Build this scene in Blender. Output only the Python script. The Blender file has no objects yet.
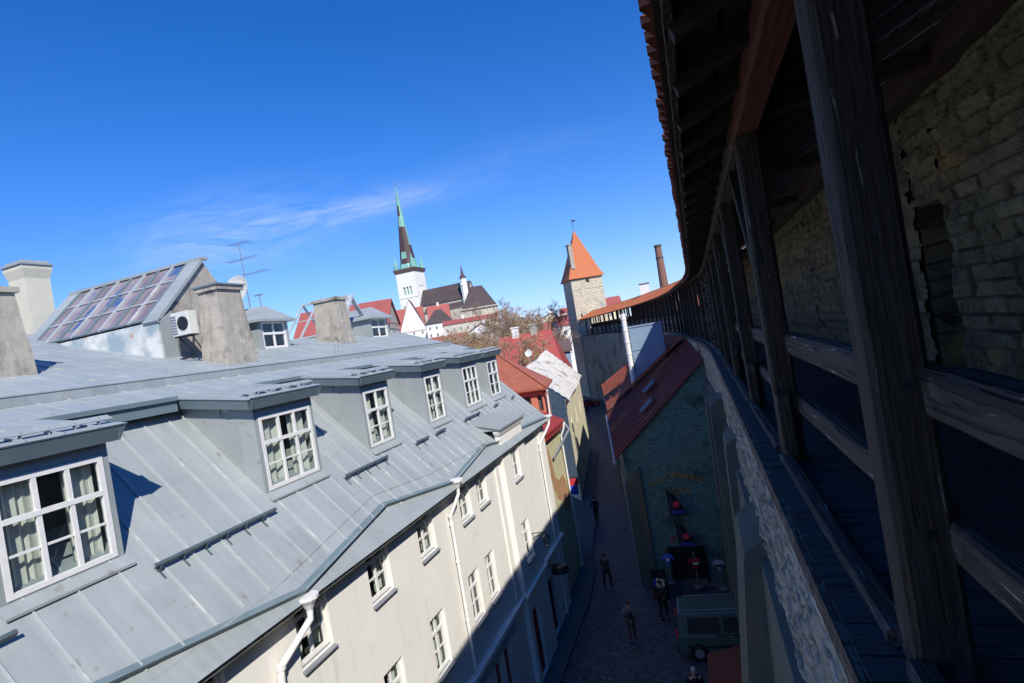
import bpy, bmesh, math, random
from math import sin, cos, tan, pi, radians, sqrt, atan, atan2, floor
from mathutils import Vector, Matrix

random.seed(7)
H = 13.5                      # eye height above the street; heights below are written relative to the eye
FPX, ROLL, YAW = 540.0, radians(9.5), atan(184/540.0)
scn = bpy.context.scene
COL = scn.collection

# ------------------------------------------------------------------ camera
cam_d = bpy.data.cameras.new('camera'); cam = bpy.data.objects.new('camera', cam_d); COL.objects.link(cam)
cam_d.sensor_width = 36.0; cam_d.lens = FPX/1024*36.0; cam_d.clip_start = 0.05; cam_d.clip_end = 9000
Rh = Vector((cos(YAW), sin(YAW), 0)); Up = Vector((0, 0, 1)); Fw = Vector((-sin(YAW), cos(YAW), 0))
cr = Rh*cos(ROLL) - Up*sin(ROLL); cu = Rh*sin(ROLL) + Up*cos(ROLL)
M = Matrix.Identity(4)
for i in range(3):
    M[i][0] = cr[i]; M[i][1] = cu[i]; M[i][2] = -Fw[i]
M.translation = Vector((0, 0, H))
cam.matrix_world = M
scn.camera = cam

# ------------------------------------------------------------------ light
SUN = Vector((1.0, -1.13, 1.29)).normalized()     # towards the sun
SUN_EL = math.asin(SUN.z); SUN_AZ = atan2(SUN.x, SUN.y)
world = bpy.data.worlds.new('World'); scn.world = world; world.use_nodes = True
nt = world.node_tree; nt.nodes.clear()
def N(t, **k):
    n = nt.nodes.new(t)
    for a, b in k.items(): setattr(n, a, b)
    return n
L = lambda a, b: nt.links.new(a, b)
sky = N('ShaderNodeTexSky', sky_type='NISHITA'); sky.sun_disc = False
sky.sun_elevation = SUN_EL; sky.sun_rotation = SUN_AZ
sky.air_density = 1.0; sky.dust_density = 0.0; sky.ozone_density = 3.0; sky.altitude = 50
hsv = N('ShaderNodeHueSaturation'); hsv.inputs['Saturation'].default_value = 1.2; hsv.inputs['Value'].default_value = 1.0
tint = N('ShaderNodeMix', data_type='RGBA', blend_type='MULTIPLY'); tint.inputs['Factor'].default_value = 1; tint.inputs['B'].default_value = (.79, .90, 1.28, 1)
L(sky.outputs[0], tint.inputs['A']); L(tint.outputs['Result'], hsv.inputs['Color'])
# thin cirrus: world directions, measured as (sideways, up) slopes about a fixed compass heading
tc = N('ShaderNodeTexCoord')
def dotn(v):
    n = N('ShaderNodeVectorMath', operation='DOT_PRODUCT'); L(tc.outputs['Generated'], n.inputs[0]); n.inputs[1].default_value = v; return n.outputs['Value']
def mth(op, a, b=None, c=None, clamp=False):
    n = N('ShaderNodeMath', operation=op); n.use_clamp = clamp
    for i, v in enumerate((a, b, c)):
        if v is None: continue
        if isinstance(v, (int, float)): n.inputs[i].default_value = v
        else: L(v, n.inputs[i])
    return n.outputs[0]
fz = mth('MAXIMUM', dotn(Fw), 0.05)
ca = mth('DIVIDE', dotn(Rh), fz); cb = mth('DIVIDE', dotn(Up), fz)
comb = N('ShaderNodeCombineXYZ'); L(ca, comb.inputs[0]); L(cb, comb.inputs[1])
mp = N('ShaderNodeMapping'); L(comb.outputs[0], mp.inputs[0]); mp.inputs['Scale'].default_value = (2.6, 13, 1); mp.inputs['Rotation'].default_value = (0, 0, radians(-7))
nz = N('ShaderNodeTexNoise'); L(mp.outputs[0], nz.inputs['Vector']); nz.inputs['Scale'].default_value = 1.9; nz.inputs['Detail'].default_value = 14; nz.inputs['Roughness'].default_value = 0.70; nz.inputs['Distortion'].default_value = 1.1
def band(ca0, cb0, sa, sb, tilt):
    x = mth('SUBTRACT', ca, ca0); y = mth('SUBTRACT', mth('SUBTRACT', cb, cb0), mth('MULTIPLY', x, tilt))
    e = mth('ADD', mth('POWER', mth('ABSOLUTE', mth('DIVIDE', x, sa)), 2.0), mth('POWER', mth('ABSOLUTE', mth('DIVIDE', y, sb)), 2.0))
    return mth('EXPONENT', mth('MULTIPLY', e, -1.0))
msk = mth('ADD', band(-0.50, 0.280, 0.17, 0.062, 0.03), mth('ADD', band(-0.24, 0.292, 0.19, 0.022, 0.05), mth('MULTIPLY', band(0.08, 0.345, 0.14, 0.025, 0.02), 0.16)))
cl = mth('MULTIPLY', msk, mth('MULTIPLY', mth('SUBTRACT', nz.outputs['Fac'], 0.36), 3.0, clamp=True), clamp=True)
cl = mth('MULTIPLY', cl, 0.6)
mx = N('ShaderNodeMix', data_type='RGBA'); L(cl, mx.inputs['Factor'])
hz = mth('MULTIPLY', mth('EXPONENT', mth('MULTIPLY', mth('MAXIMUM', dotn(Up), 0.0), -7.5)), 0.62)
hm = N('ShaderNodeMix', data_type='RGBA'); L(hz, hm.inputs['Factor']); L(hsv.outputs[0], hm.inputs['A']); hm.inputs['B'].default_value = (3.3, 4.3, 6.2, 1)
L(hm.outputs['Result'], mx.inputs['A']); mx.inputs['B'].default_value = (4.2, 5.2, 6.8, 1)
bg = N('ShaderNodeBackground'); bg.inputs['Strength'].default_value = 0.116; L(mx.outputs['Result'], bg.inputs['Color'])
wo = N('ShaderNodeOutputWorld'); L(bg.outputs[0], wo.inputs['Surface'])
sd = bpy.data.lights.new('sun', 'SUN'); sd.energy = 4.6; sd.angle = radians(0.5); sd.color = (1.0, 0.95, 0.87)
so = bpy.data.objects.new('sun', sd); COL.objects.link(so); so.rotation_euler = SUN.to_track_quat('Z', 'Y').to_euler(); so.location = (0, 0, 60)
scn.view_settings.view_transform = 'Standard'; scn.view_settings.look = 'None'
scn.view_settings.exposure = 0.30; scn.view_settings.gamma = 1.0; scn.view_settings.use_curve_mapping = False

# ------------------------------------------------------------------ materials
def mat(name, col, col2=None, rough=0.8, scale=3.0, bump=0.0, bscale=None, metal=0.0, spec=None, stretch=(1, 1, 1), detail=6, contrast=1.0, extra=None, emit=None, bdist=0.02):
    m = bpy.data.materials.new(name); m.use_nodes = True; t = m.node_tree; p = t.nodes['Principled BSDF']
    p.inputs['Roughness'].default_value = rough; p.inputs['Metallic'].default_value = metal
    if spec is not None: p.inputs['Specular IOR Level'].default_value = spec
    tc = t.nodes.new('ShaderNodeTexCoord'); mp = t.nodes.new('ShaderNodeMapping'); mp.inputs['Scale'].default_value = stretch
    t.links.new(tc.outputs['Object'], mp.inputs[0])
    col = tuple(col)+(1,) if len(col) == 3 else col
    if col2 is not None:
        nz = t.nodes.new('ShaderNodeTexNoise'); nz.inputs['Scale'].default_value = scale; nz.inputs['Detail'].default_value = detail; nz.inputs['Roughness'].default_value = .62
        t.links.new(mp.outputs[0], nz.inputs['Vector'])
        rp = t.nodes.new('ShaderNodeValToRGB'); e = rp.color_ramp.elements
        e[0].position = 0.5-0.2/contrast; e[1].position = 0.5+0.2/contrast; e[0].color = col; e[1].color = tuple(col2)+(1,)
        t.links.new(nz.outputs['Fac'], rp.inputs[0]); last = rp.outputs[0]
        if extra:                                   # a second, wider patch colour: (colour, scale, threshold, width)
            for (c3, s3, th3, w3) in extra:
                n2 = t.nodes.new('ShaderNodeTexNoise'); n2.inputs['Scale'].default_value = s3; n2.inputs['Detail'].default_value = 5; t.links.new(mp.outputs[0], n2.inputs['Vector'])
                mr = t.nodes.new('ShaderNodeMapRange'); mr.inputs['From Min'].default_value = th3; mr.inputs['From Max'].default_value = th3+w3; t.links.new(n2.outputs['Fac'], mr.inputs['Value'])
                mi = t.nodes.new('ShaderNodeMix'); mi.data_type = 'RGBA'; t.links.new(mr.outputs[0], mi.inputs['Factor']); t.links.new(last, mi.inputs['A']); mi.inputs['B'].default_value = tuple(c3)+(1,)
                last = mi.outputs['Result']
        t.links.new(last, p.inputs['Base Color'])
    else:
        p.inputs['Base Color'].default_value = col
    if bump:
        nb = t.nodes.new('ShaderNodeTexNoise'); nb.inputs['Scale'].default_value = bscale or scale*3; nb.inputs['Detail'].default_value = 8
        t.links.new(mp.outputs[0], nb.inputs['Vector'])
        b = t.nodes.new('ShaderNodeBump'); b.inputs['Strength'].default_value = bump; b.inputs['Distance'].default_value = bdist
        t.links.new(nb.outputs['Fac'], b.inputs['Height']); t.links.new(b.outputs[0], p.inputs['Normal'])
    if emit: p.inputs['Emission Color'].default_value = tuple(emit[:3])+(1,); p.inputs['Emission Strength'].default_value = emit[3]
    return m

def brickmat(name, c1, c2, mortar, bw, bh, axes='yz', rough=0.9, msize=0.015, warp=0.05, bdist=0.04, bump=1.0, stain=None, off=0.5):
    m = bpy.data.materials.new(name); m.use_nodes = True; t = m.node_tree; p = t.nodes['Principled BSDF']; p.inputs['Roughness'].default_value = rough
    ln = t.links.new
    tc = t.nodes.new('ShaderNodeTexCoord'); sx = t.nodes.new('ShaderNodeSeparateXYZ'); ln(tc.outputs['Object'], sx.inputs[0])
    cx = t.nodes.new('ShaderNodeCombineXYZ'); o = {'x': 0, 'y': 1, 'z': 2}
    ln(sx.outputs[o[axes[0]]], cx.inputs[0]); ln(sx.outputs[o[axes[1]]], cx.inputs[1])
    nz = t.nodes.new('ShaderNodeTexNoise'); nz.inputs['Scale'].default_value = 1.7; nz.inputs['Detail'].default_value = 5; ln(tc.outputs['Object'], nz.inputs['Vector'])
    sub = t.nodes.new('ShaderNodeVectorMath'); sub.operation = 'SUBTRACT'; ln(nz.outputs['Color'], sub.inputs[0]); sub.inputs[1].default_value = (.5, .5, .5)
    sc = t.nodes.new('ShaderNodeVectorMath'); sc.operation = 'SCALE'; ln(sub.outputs[0], sc.inputs[0]); sc.inputs['Scale'].default_value = warp*6
    ad = t.nodes.new('ShaderNodeVectorMath'); ad.operation = 'ADD'; ln(cx.outputs[0], ad.inputs[0]); ln(sc.outputs[0], ad.inputs[1])
    br = t.nodes.new('ShaderNodeTexBrick'); ln(ad.outputs[0], br.inputs['Vector'])
    br.inputs['Color1'].default_value = tuple(c1)+(1,); br.inputs['Color2'].default_value = tuple(c2)+(1,); br.inputs['Mortar'].default_value = tuple(mortar)+(1,)
    br.inputs['Scale'].default_value = 1; br.inputs['Brick Width'].default_value = bw; br.inputs['Row Height'].default_value = bh; br.inputs['Mortar Size'].default_value = msize; br.inputs['Mortar Smooth'].default_value = .35; br.offset = off
    n2 = t.nodes.new('ShaderNodeTexNoise'); n2.inputs['Scale'].default_value = 4; n2.inputs['Detail'].default_value = 8; n2.inputs['Roughness'].default_value = .7; ln(tc.outputs['Object'], n2.inputs['Vector'])
    mr = t.nodes.new('ShaderNodeMapRange'); ln(n2.outputs['Fac'], mr.inputs['Value']); mr.inputs['From Min'].default_value = .3; mr.inputs['From Max'].default_value = .7; mr.inputs['To Min'].default_value = .55; mr.inputs['To Max'].default_value = 1.35
    ml = t.nodes.new('ShaderNodeVectorMath'); ml.operation = 'SCALE'; ln(br.outputs['Color'], ml.inputs[0]); ln(mr.outputs[0], ml.inputs['Scale'])
    last = ml.outputs[0]
    if stain:
        for (c3, s3, th3, w3) in stain:
            n3 = t.nodes.new('ShaderNodeTexNoise'); n3.inputs['Scale'].default_value = s3; n3.inputs['Detail'].default_value = 6; ln(tc.outputs['Object'], n3.inputs['Vector'])
            m3 = t.nodes.new('ShaderNodeMapRange'); m3.inputs['From Min'].default_value = th3; m3.inputs['From Max'].default_value = th3+w3; ln(n3.outputs['Fac'], m3.inputs['Value'])
            mi = t.nodes.new('ShaderNodeMix'); mi.data_type = 'RGBA'; ln(m3.outputs[0], mi.inputs['Factor']); ln(last, mi.inputs['A']); mi.inputs['B'].default_value = tuple(c3)+(1,); last = mi.outputs['Result']
    ln(last, p.inputs['Base Color'])
    inv = t.nodes.new('ShaderNodeMath'); inv.operation = 'SUBTRACT'; inv.inputs[0].default_value = 1; ln(br.outputs['Fac'], inv.inputs[1])
    mm = t.nodes.new('ShaderNodeMath'); mm.operation = 'MULTIPLY_ADD'; ln(n2.outputs['Fac'], mm.inputs[0]); mm.inputs[1].default_value = .9; ln(inv.outputs[0], mm.inputs[2])
    b = t.nodes.new('ShaderNodeBump'); b.inputs['Strength'].default_value = bump; b.inputs['Distance'].default_value = bdist; ln(mm.outputs[0], b.inputs['Height']); ln(b.outputs[0], p.inputs['Normal'])
    return m

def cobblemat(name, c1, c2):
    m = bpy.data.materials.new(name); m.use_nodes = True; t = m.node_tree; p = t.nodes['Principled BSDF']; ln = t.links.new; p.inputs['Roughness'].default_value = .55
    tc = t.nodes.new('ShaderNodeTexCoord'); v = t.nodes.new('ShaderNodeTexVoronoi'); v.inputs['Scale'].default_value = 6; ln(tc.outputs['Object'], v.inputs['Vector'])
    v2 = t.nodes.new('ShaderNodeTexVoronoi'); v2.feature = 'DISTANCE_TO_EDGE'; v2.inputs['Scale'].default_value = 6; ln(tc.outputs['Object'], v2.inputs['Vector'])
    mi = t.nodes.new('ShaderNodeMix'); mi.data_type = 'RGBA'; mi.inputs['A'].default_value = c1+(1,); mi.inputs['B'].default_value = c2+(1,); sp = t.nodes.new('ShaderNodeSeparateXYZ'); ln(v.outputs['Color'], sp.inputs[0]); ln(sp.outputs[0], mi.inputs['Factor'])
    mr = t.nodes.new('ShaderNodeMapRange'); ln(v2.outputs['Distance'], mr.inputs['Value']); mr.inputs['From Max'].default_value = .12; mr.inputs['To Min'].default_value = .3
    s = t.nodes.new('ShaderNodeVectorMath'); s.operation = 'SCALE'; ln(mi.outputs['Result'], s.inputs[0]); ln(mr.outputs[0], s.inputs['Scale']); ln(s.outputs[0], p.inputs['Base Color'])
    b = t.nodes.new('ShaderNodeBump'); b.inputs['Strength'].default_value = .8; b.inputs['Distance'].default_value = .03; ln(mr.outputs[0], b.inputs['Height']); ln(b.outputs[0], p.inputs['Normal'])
    return m

def glassmat(name, tint, gloss=.3, rough=.03):
    m = bpy.data.materials.new(name); m.use_nodes = True; t = m.node_tree; t.nodes.clear(); ln = t.links.new
    o = t.nodes.new('ShaderNodeOutputMaterial'); mi = t.nodes.new('ShaderNodeMixShader'); tr = t.nodes.new('ShaderNodeBsdfTransparent'); tr.inputs[0].default_value = tuple(tint)+(1,)
    gl = t.nodes.new('ShaderNodeBsdfGlossy'); gl.inputs['Roughness'].default_value = rough; gl.inputs['Color'].default_value = (.9, .95, 1, 1)
    lw = t.nodes.new('ShaderNodeLayerWeight'); lw.inputs['Blend'].default_value = .5
    pw = t.nodes.new('ShaderNodeMath'); pw.operation = 'POWER'; ln(lw.outputs['Facing'], pw.inputs[0]); pw.inputs[1].default_value = 4
    ma = t.nodes.new('ShaderNodeMath'); ma.operation = 'MULTIPLY_ADD'; ln(pw.outputs[0], ma.inputs[0]); ma.inputs[1].default_value = .8; ma.inputs[2].default_value = .07
    nz = t.nodes.new('ShaderNodeTexNoise'); nz.inputs['Scale'].default_value = 1.3; b = t.nodes.new('ShaderNodeBump'); b.inputs['Strength'].default_value = .08; b.inputs['Distance'].default_value = .05
    ln(nz.outputs['Fac'], b.inputs['Height']); ln(b.outputs[0], gl.inputs['Normal'])
    ln(ma.outputs[0], mi.inputs[0]); ln(tr.outputs[0], mi.inputs[1]); ln(gl.outputs[0], mi.inputs[2]); ln(mi.outputs[0], o.inputs[0])
    return m

X = {}
X['zinc'] = mat('painted_sheet_metal', (.275, .305, .305), (.32, .35, .345), rough=.48, scale=1.3, bump=.6, bscale=.8, metal=.0, spec=.55, extra=[((.315, .345, .35), .5, .56, .12), ((.24, .235, .21), 3.5, .66, .08)], bdist=.03)
X['zinc_top'] = mat('upper_sheet_metal', (.29, .33, .34), (.34, .375, .38), rough=.55, scale=1.6, extra=[((.42, .43, .41), 1.5, .62, .08), ((.26, .26, .24), 3, .66, .06)])
X['slate_far'] = mat('dark_brown_slate', (.052, .038, .040), (.085, .06, .06), rough=.85, scale=.15)
X['zinc_dark'] = mat('dark_sheet_metal', (.13, .185, .20), (.17, .22, .235), rough=.45, scale=2)
X['zinc_pale'] = mat('pale_sheet_metal', (.35, .39, .395), (.42, .45, .455), rough=.45, scale=2, extra=[((.55, .55, .52), 2.2, .6, .08)])
X['guard'] = mat('dark_guard_metal', (.06, .085, .10), (.09, .12, .135), rough=.5, scale=5)
X['white'] = mat('white_paint', (.78, .77, .73), (.70, .69, .65), rough=.5, scale=8)
X['cream'] = mat('cream_render', (.77, .74, .67), (.82, .80, .73), rough=.9, scale=.7, bump=.15, bscale=25, extra=[((.70, .66, .58), .9, .60, .15)], bdist=.004)
X['gray_render'] = mat('gray_render', (.36, .40, .44), (.42, .45, .49), rough=.9, scale=.8, bump=.15, bscale=25, bdist=.004)
X['glass'] = glassmat('window_glass', (.82, .86, .85))
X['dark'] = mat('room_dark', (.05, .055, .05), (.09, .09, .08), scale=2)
X['curtain'] = mat('curtain', (.66, .66, .58), (.5, .52, .46), rough=.9, scale=6, stretch=(1, 4, .3))
X['glass_dark'] = mat('dark_window_glass', (.02, .025, .03), (.05, .055, .06), rough=.06, spec=.9, scale=2)
X['concrete'] = mat('weathered_render', (.44, .40, .33), (.30, .27, .22), rough=.95, scale=2.2, bump=.5, bscale=14, extra=[((.16, .145, .12), 1.6, .57, .12), ((.5, .47, .41), 3.0, .62, .1)], bdist=.02)
X['ochre'] = mat('yellow_green_render', (.52, .50, .30), (.46, .44, .27), rough=.95, scale=1.2, bump=.3, bscale=12)
X['patch'] = mat('bare_brick_patch', (.33, .17, .08), (.44, .25, .13), rough=.95, scale=3, bump=.5, bscale=16)
X['redroof'] = mat('red_sheet_roof', (.34, .045, .035), (.26, .035, .03), rough=.5, scale=1.5)
X['redtile'] = mat('red_tile_roof', (.40, .13, .07), (.30, .085, .05), rough=.7, scale=2.5, bump=.8, bscale=9)
X['redtile_dark'] = mat('dark_red_sheet_roof', (.15, .014, .010), (.09, .010, .008), rough=.8, scale=1.4, extra=[((.19, .06, .02), .6, .55, .1)])
X['redtile_mid'] = mat('faded_red_sheet_roof', (.30, .05, .025), (.24, .075, .03), rough=.8, scale=.5)
X['orangetile'] = mat('orange_clay_tile', (.52, .16, .06), (.42, .12, .045), rough=.8, scale=3.4, bump=.5, bscale=12, extra=[((.30, .085, .04), 6.0, .60, .1)])
X['pinkwall'] = mat('salmon_render', (.52, .17, .10), (.58, .21, .13), rough=.9, scale=1.5)
X['whitetile'] = mat('whitewashed_roof', (.55, .52, .45), (.64, .61, .55), rough=.85, scale=2.0, bump=.6, bscale=8, extra=[((.34, .30, .24), .9, .56, .1)])
X['yellowwall'] = mat('pale_yellow_render', (.66, .60, .38), (.72, .66, .47), rough=.9, scale=1.3, extra=[((.44, .36, .22), 2.0, .62, .06)])
X['bluewall'] = mat('blue_gray_render', (.24, .33, .42), (.19, .27, .36), rough=.9, scale=1)
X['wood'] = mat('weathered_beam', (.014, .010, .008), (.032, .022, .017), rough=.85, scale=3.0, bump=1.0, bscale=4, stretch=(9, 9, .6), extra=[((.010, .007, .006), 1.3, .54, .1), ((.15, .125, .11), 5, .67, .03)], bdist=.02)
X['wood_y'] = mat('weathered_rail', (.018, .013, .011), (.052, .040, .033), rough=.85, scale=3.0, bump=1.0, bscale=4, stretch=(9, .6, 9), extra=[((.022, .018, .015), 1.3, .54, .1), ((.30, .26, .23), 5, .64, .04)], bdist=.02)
X['wood_far'] = mat('dark_far_timber', (.028, .018, .014), (.05, .034, .027), rough=.9, scale=2)
X['wood_red'] = mat('red_brown_beam', (.085, .009, .004), (.04, .007, .004), rough=.8, scale=3, bump=.6, bscale=4, stretch=(8, .6, 8))
X['wood_x'] = mat('roof_boards', (.014, .008, .006), (.034, .016, .011), rough=.85, scale=2.4, bump=.6, bscale=4, stretch=(.6, 8, 8))
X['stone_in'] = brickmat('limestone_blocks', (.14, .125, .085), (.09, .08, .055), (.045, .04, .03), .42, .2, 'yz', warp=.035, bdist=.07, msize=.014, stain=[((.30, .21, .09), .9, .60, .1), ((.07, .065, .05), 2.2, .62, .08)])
X['stone_out'] = brickmat('rubble_limestone', (.46, .43, .36), (.34, .32, .27), (.24, .225, .19), .26, .1, 'yz', warp=.06, bdist=.06, msize=.012, stain=[((.30, .30, .27), 1.1, .56, .1)])
X['stone_far'] = brickmat('gray_limestone', (.40, .37, .29), (.33, .31, .25), (.26, .24, .2), .5, .2, 'yz', warp=.05, bdist=.04, stain=[((.15, .14, .12), .25, .52, .08), ((.34, .25, .12), .5, .6, .06)])
X['stone_tower'] = brickmat('tower_limestone', (.66, .58, .43), (.55, .48, .36), (.42, .37, .29), .7, .3, 'xz', warp=.05, bdist=.05, stain=[((.38, .36, .31), .4, .58, .1)])
X['stone_green'] = brickmat('gable_blocks', (.10, .19, .17), (.085, .165, .155), (.065, .13, .125), .42, .16, 'xz', warp=.09, bdist=.03, msize=.01, stain=[((.035, .065, .06), .6, .58, .12)])
X['plaster_pier'] = mat('mossy_plaster', (.085, .105, .09), (.055, .07, .062), rough=.95, scale=1.2, bump=.5, bscale=9, stretch=(1, 1, .35), extra=[((.12, .10, .06), .8, .60, .1)])
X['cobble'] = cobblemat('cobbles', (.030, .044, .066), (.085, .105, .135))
X['ground'] = mat('town_ground', (.10, .09, .07), (.16, .15, .12), scale=.05, rough=.95)
X['kerb'] = mat('kerb_stone', (.10, .105, .11), (.07, .075, .08), scale=4, bump=.3)
X['black'] = mat('black_metal', (.012, .012, .014), rough=.4)
X['gray_metal'] = mat('gray_metal', (.30, .32, .34), (.24, .26, .28), rough=.4, metal=.3, scale=4)
X['red'] = mat('red_paint', (.42, .03, .02), (.36, .02, .015), rough=.6, scale=4)
X['redcloth'] = mat('red_cloth', (.55, .03, .05), rough=.8)
X['bluecloth'] = mat('blue_cloth', (.04, .09, .55), rough=.8)
X['shade_tile'] = mat('shaded_clay_tile', (.20, .055, .028), (.12, .038, .022), rough=.85, scale=3, bump=.4, bscale=14)  # darker copy of the clay tile, the near eave's shade put into its colour
X['copper'] = mat('green_copper', (.22, .47, .40), (.14, .32, .27), rough=.7, scale=.12, detail=3)
X['copper_old'] = mat('new_dark_copper', (.05, .028, .026), (.075, .04, .034), rough=.6, scale=.2)
X['darkroof'] = mat('dark_slate_roof', (.10, .062, .058), (.15, .095, .085), rough=.8, scale=.2)
X['twig'] = mat('bare_twigs', (.27, .185, .115), (.36, .26, .16), rough=.95, scale=.6, extra=[((.30, .23, .10), .3, .55, .1)])
X['twig_dark'] = mat('dark_twigs', (.20, .125, .09), (.26, .17, .12), rough=.95, scale=.6)
X['trunk'] = mat('bark', (.08, .06, .045), (.14, .11, .08), rough=.95, scale=4)
X['gold'] = mat('gilt_letters', (.30, .21, .06), (.20, .15, .05), rough=.8, scale=9)
X['ac'] = mat('white_casing', (.60, .60, .54), rough=.4)
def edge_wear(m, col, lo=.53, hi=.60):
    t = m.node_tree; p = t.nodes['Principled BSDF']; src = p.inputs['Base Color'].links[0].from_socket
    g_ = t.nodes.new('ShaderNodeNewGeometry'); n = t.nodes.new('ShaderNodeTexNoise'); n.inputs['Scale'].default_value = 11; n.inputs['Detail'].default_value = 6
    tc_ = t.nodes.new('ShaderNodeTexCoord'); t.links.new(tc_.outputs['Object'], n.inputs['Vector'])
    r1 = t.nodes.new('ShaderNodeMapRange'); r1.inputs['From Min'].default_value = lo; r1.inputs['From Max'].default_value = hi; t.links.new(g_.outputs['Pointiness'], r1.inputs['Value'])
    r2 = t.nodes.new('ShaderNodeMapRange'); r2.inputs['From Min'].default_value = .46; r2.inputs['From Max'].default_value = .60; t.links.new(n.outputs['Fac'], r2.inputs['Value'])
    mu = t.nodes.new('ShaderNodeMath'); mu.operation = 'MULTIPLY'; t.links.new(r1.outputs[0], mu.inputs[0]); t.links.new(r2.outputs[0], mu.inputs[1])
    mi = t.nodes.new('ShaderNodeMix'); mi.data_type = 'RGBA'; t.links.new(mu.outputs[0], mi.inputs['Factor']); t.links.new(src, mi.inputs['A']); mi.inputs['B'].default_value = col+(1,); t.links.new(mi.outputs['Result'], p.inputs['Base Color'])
def cracks(m, axis):
    t = m.node_tree; p = t.nodes['Principled BSDF']; src = p.inputs['Base Color'].links[0].from_socket; bl = p.inputs['Normal'].links[0].from_node
    tc_ = t.nodes.new('ShaderNodeTexCoord'); mp_ = t.nodes.new('ShaderNodeMapping'); t.links.new(tc_.outputs['Object'], mp_.inputs[0]); v = [26, 26, 26]; v[axis] = 1.1; mp_.inputs['Scale'].default_value = v
    n = t.nodes.new('ShaderNodeTexNoise'); n.inputs['Scale'].default_value = 1.0; n.inputs['Detail'].default_value = 3; n.inputs['Distortion'].default_value = .4; t.links.new(mp_.outputs[0], n.inputs['Vector'])
    r = t.nodes.new('ShaderNodeMapRange'); r.inputs['From Min'].default_value = .36; r.inputs['From Max'].default_value = .43; t.links.new(n.outputs['Fac'], r.inputs['Value'])
    mi = t.nodes.new('ShaderNodeMix'); mi.data_type = 'RGBA'; t.links.new(r.outputs[0], mi.inputs['Factor']); mi.inputs['A'].default_value = (.006, .005, .005, 1); t.links.new(src, mi.inputs['B']); t.links.new(mi.outputs['Result'], p.inputs['Base Color'])
    b2_ = t.nodes.new('ShaderNodeBump'); b2_.inputs['Strength'].default_value = 1; b2_.inputs['Distance'].default_value = .02; t.links.new(r.outputs[0], b2_.inputs['Height']); t.links.new(bl.outputs[0], b2_.inputs['Normal']); t.links.new(b2_.outputs[0], p.inputs['Normal'])
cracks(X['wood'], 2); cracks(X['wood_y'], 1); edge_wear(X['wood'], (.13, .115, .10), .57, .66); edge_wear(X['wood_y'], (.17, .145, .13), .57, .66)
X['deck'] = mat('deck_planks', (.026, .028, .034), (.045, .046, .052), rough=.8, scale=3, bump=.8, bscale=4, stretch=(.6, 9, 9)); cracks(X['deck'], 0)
def panels(m, w_=.58, amt=.11):
    # sheet-to-sheet tone differences and long run-off streaks
    t = m.node_tree; p = t.nodes['Principled BSDF']; src = p.inputs['Base Color'].links[0].from_socket
    tc_ = t.nodes.new('ShaderNodeTexCoord'); sx = t.nodes.new('ShaderNodeSeparateXYZ'); t.links.new(tc_.outputs['Object'], sx.inputs[0])
    def M2(op, a, b=None):
        n = t.nodes.new('ShaderNodeMath'); n.operation = op
        for i, q in enumerate((a, b)):
            if q is None: continue
            if isinstance(q, (int, float)): n.inputs[i].default_value = q
            else: t.links.new(q, n.inputs[i])
        return n.outputs[0]
    iy = M2('FLOOR', M2('DIVIDE', sx.outputs[1], w_)); ix = M2('FLOOR', M2('ADD', M2('DIVIDE', sx.outputs[0], 1.15), M2('MULTIPLY', iy, .37)))
    c = t.nodes.new('ShaderNodeCombineXYZ'); t.links.new(iy, c.inputs[0]); t.links.new(ix, c.inputs[1]); wn = t.nodes.new('ShaderNodeTexWhiteNoise'); t.links.new(c.outputs[0], wn.inputs['Vector'])
    mp_ = t.nodes.new('ShaderNodeMapping'); mp_.inputs['Scale'].default_value = (.35, 5, .35); t.links.new(tc_.outputs['Object'], mp_.inputs[0]); n = t.nodes.new('ShaderNodeTexNoise'); n.inputs['Scale'].default_value = 1.6; n.inputs['Detail'].default_value = 7; n.inputs['Roughness'].default_value = .7; t.links.new(mp_.outputs[0], n.inputs['Vector'])
    f = M2('ADD', M2('MULTIPLY', wn.outputs['Value'], amt), M2('MULTIPLY', n.outputs['Fac'], .36)); f = M2('ADD', f, 1-.18-amt/2)
    sc_ = t.nodes.new('ShaderNodeVectorMath'); sc_.operation = 'SCALE'; t.links.new(src, sc_.inputs[0]); t.links.new(f, sc_.inputs['Scale']); t.links.new(sc_.outputs[0], p.inputs['Base Color'])
    rr_ = M2('ADD', M2('MULTIPLY', n.outputs['Fac'], .35), .32); t.links.new(rr_, p.inputs['Roughness'])
panels(X['zinc']); panels(X['zinc_top'])
def streaks(m, col, lo=.56):
    t = m.node_tree; p = t.nodes['Principled BSDF']; src = p.inputs['Base Color'].links[0].from_socket
    tc_ = t.nodes.new('ShaderNodeTexCoord'); mp_ = t.nodes.new('ShaderNodeMapping'); mp_.inputs['Scale'].default_value = (2.2, 2.2, .25); t.links.new(tc_.outputs['Object'], mp_.inputs[0]); n = t.nodes.new('ShaderNodeTexNoise'); n.inputs['Scale'].default_value = 1.7; n.inputs['Detail'].default_value = 9; n.inputs['Roughness'].default_value = .7; t.links.new(mp_.outputs[0], n.inputs['Vector'])
    r = t.nodes.new('ShaderNodeMapRange'); r.inputs['From Min'].default_value = lo; r.inputs['From Max'].default_value = lo+.14; r.inputs['To Max'].default_value = .6; t.links.new(n.outputs['Fac'], r.inputs['Value'])
    mi = t.nodes.new('ShaderNodeMix'); mi.data_type = 'RGBA'; t.links.new(r.outputs[0], mi.inputs['Factor']); t.links.new(src, mi.inputs['A']); mi.inputs['B'].default_value = col+(1,); t.links.new(mi.outputs['Result'], p.inputs['Base Color'])
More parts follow.
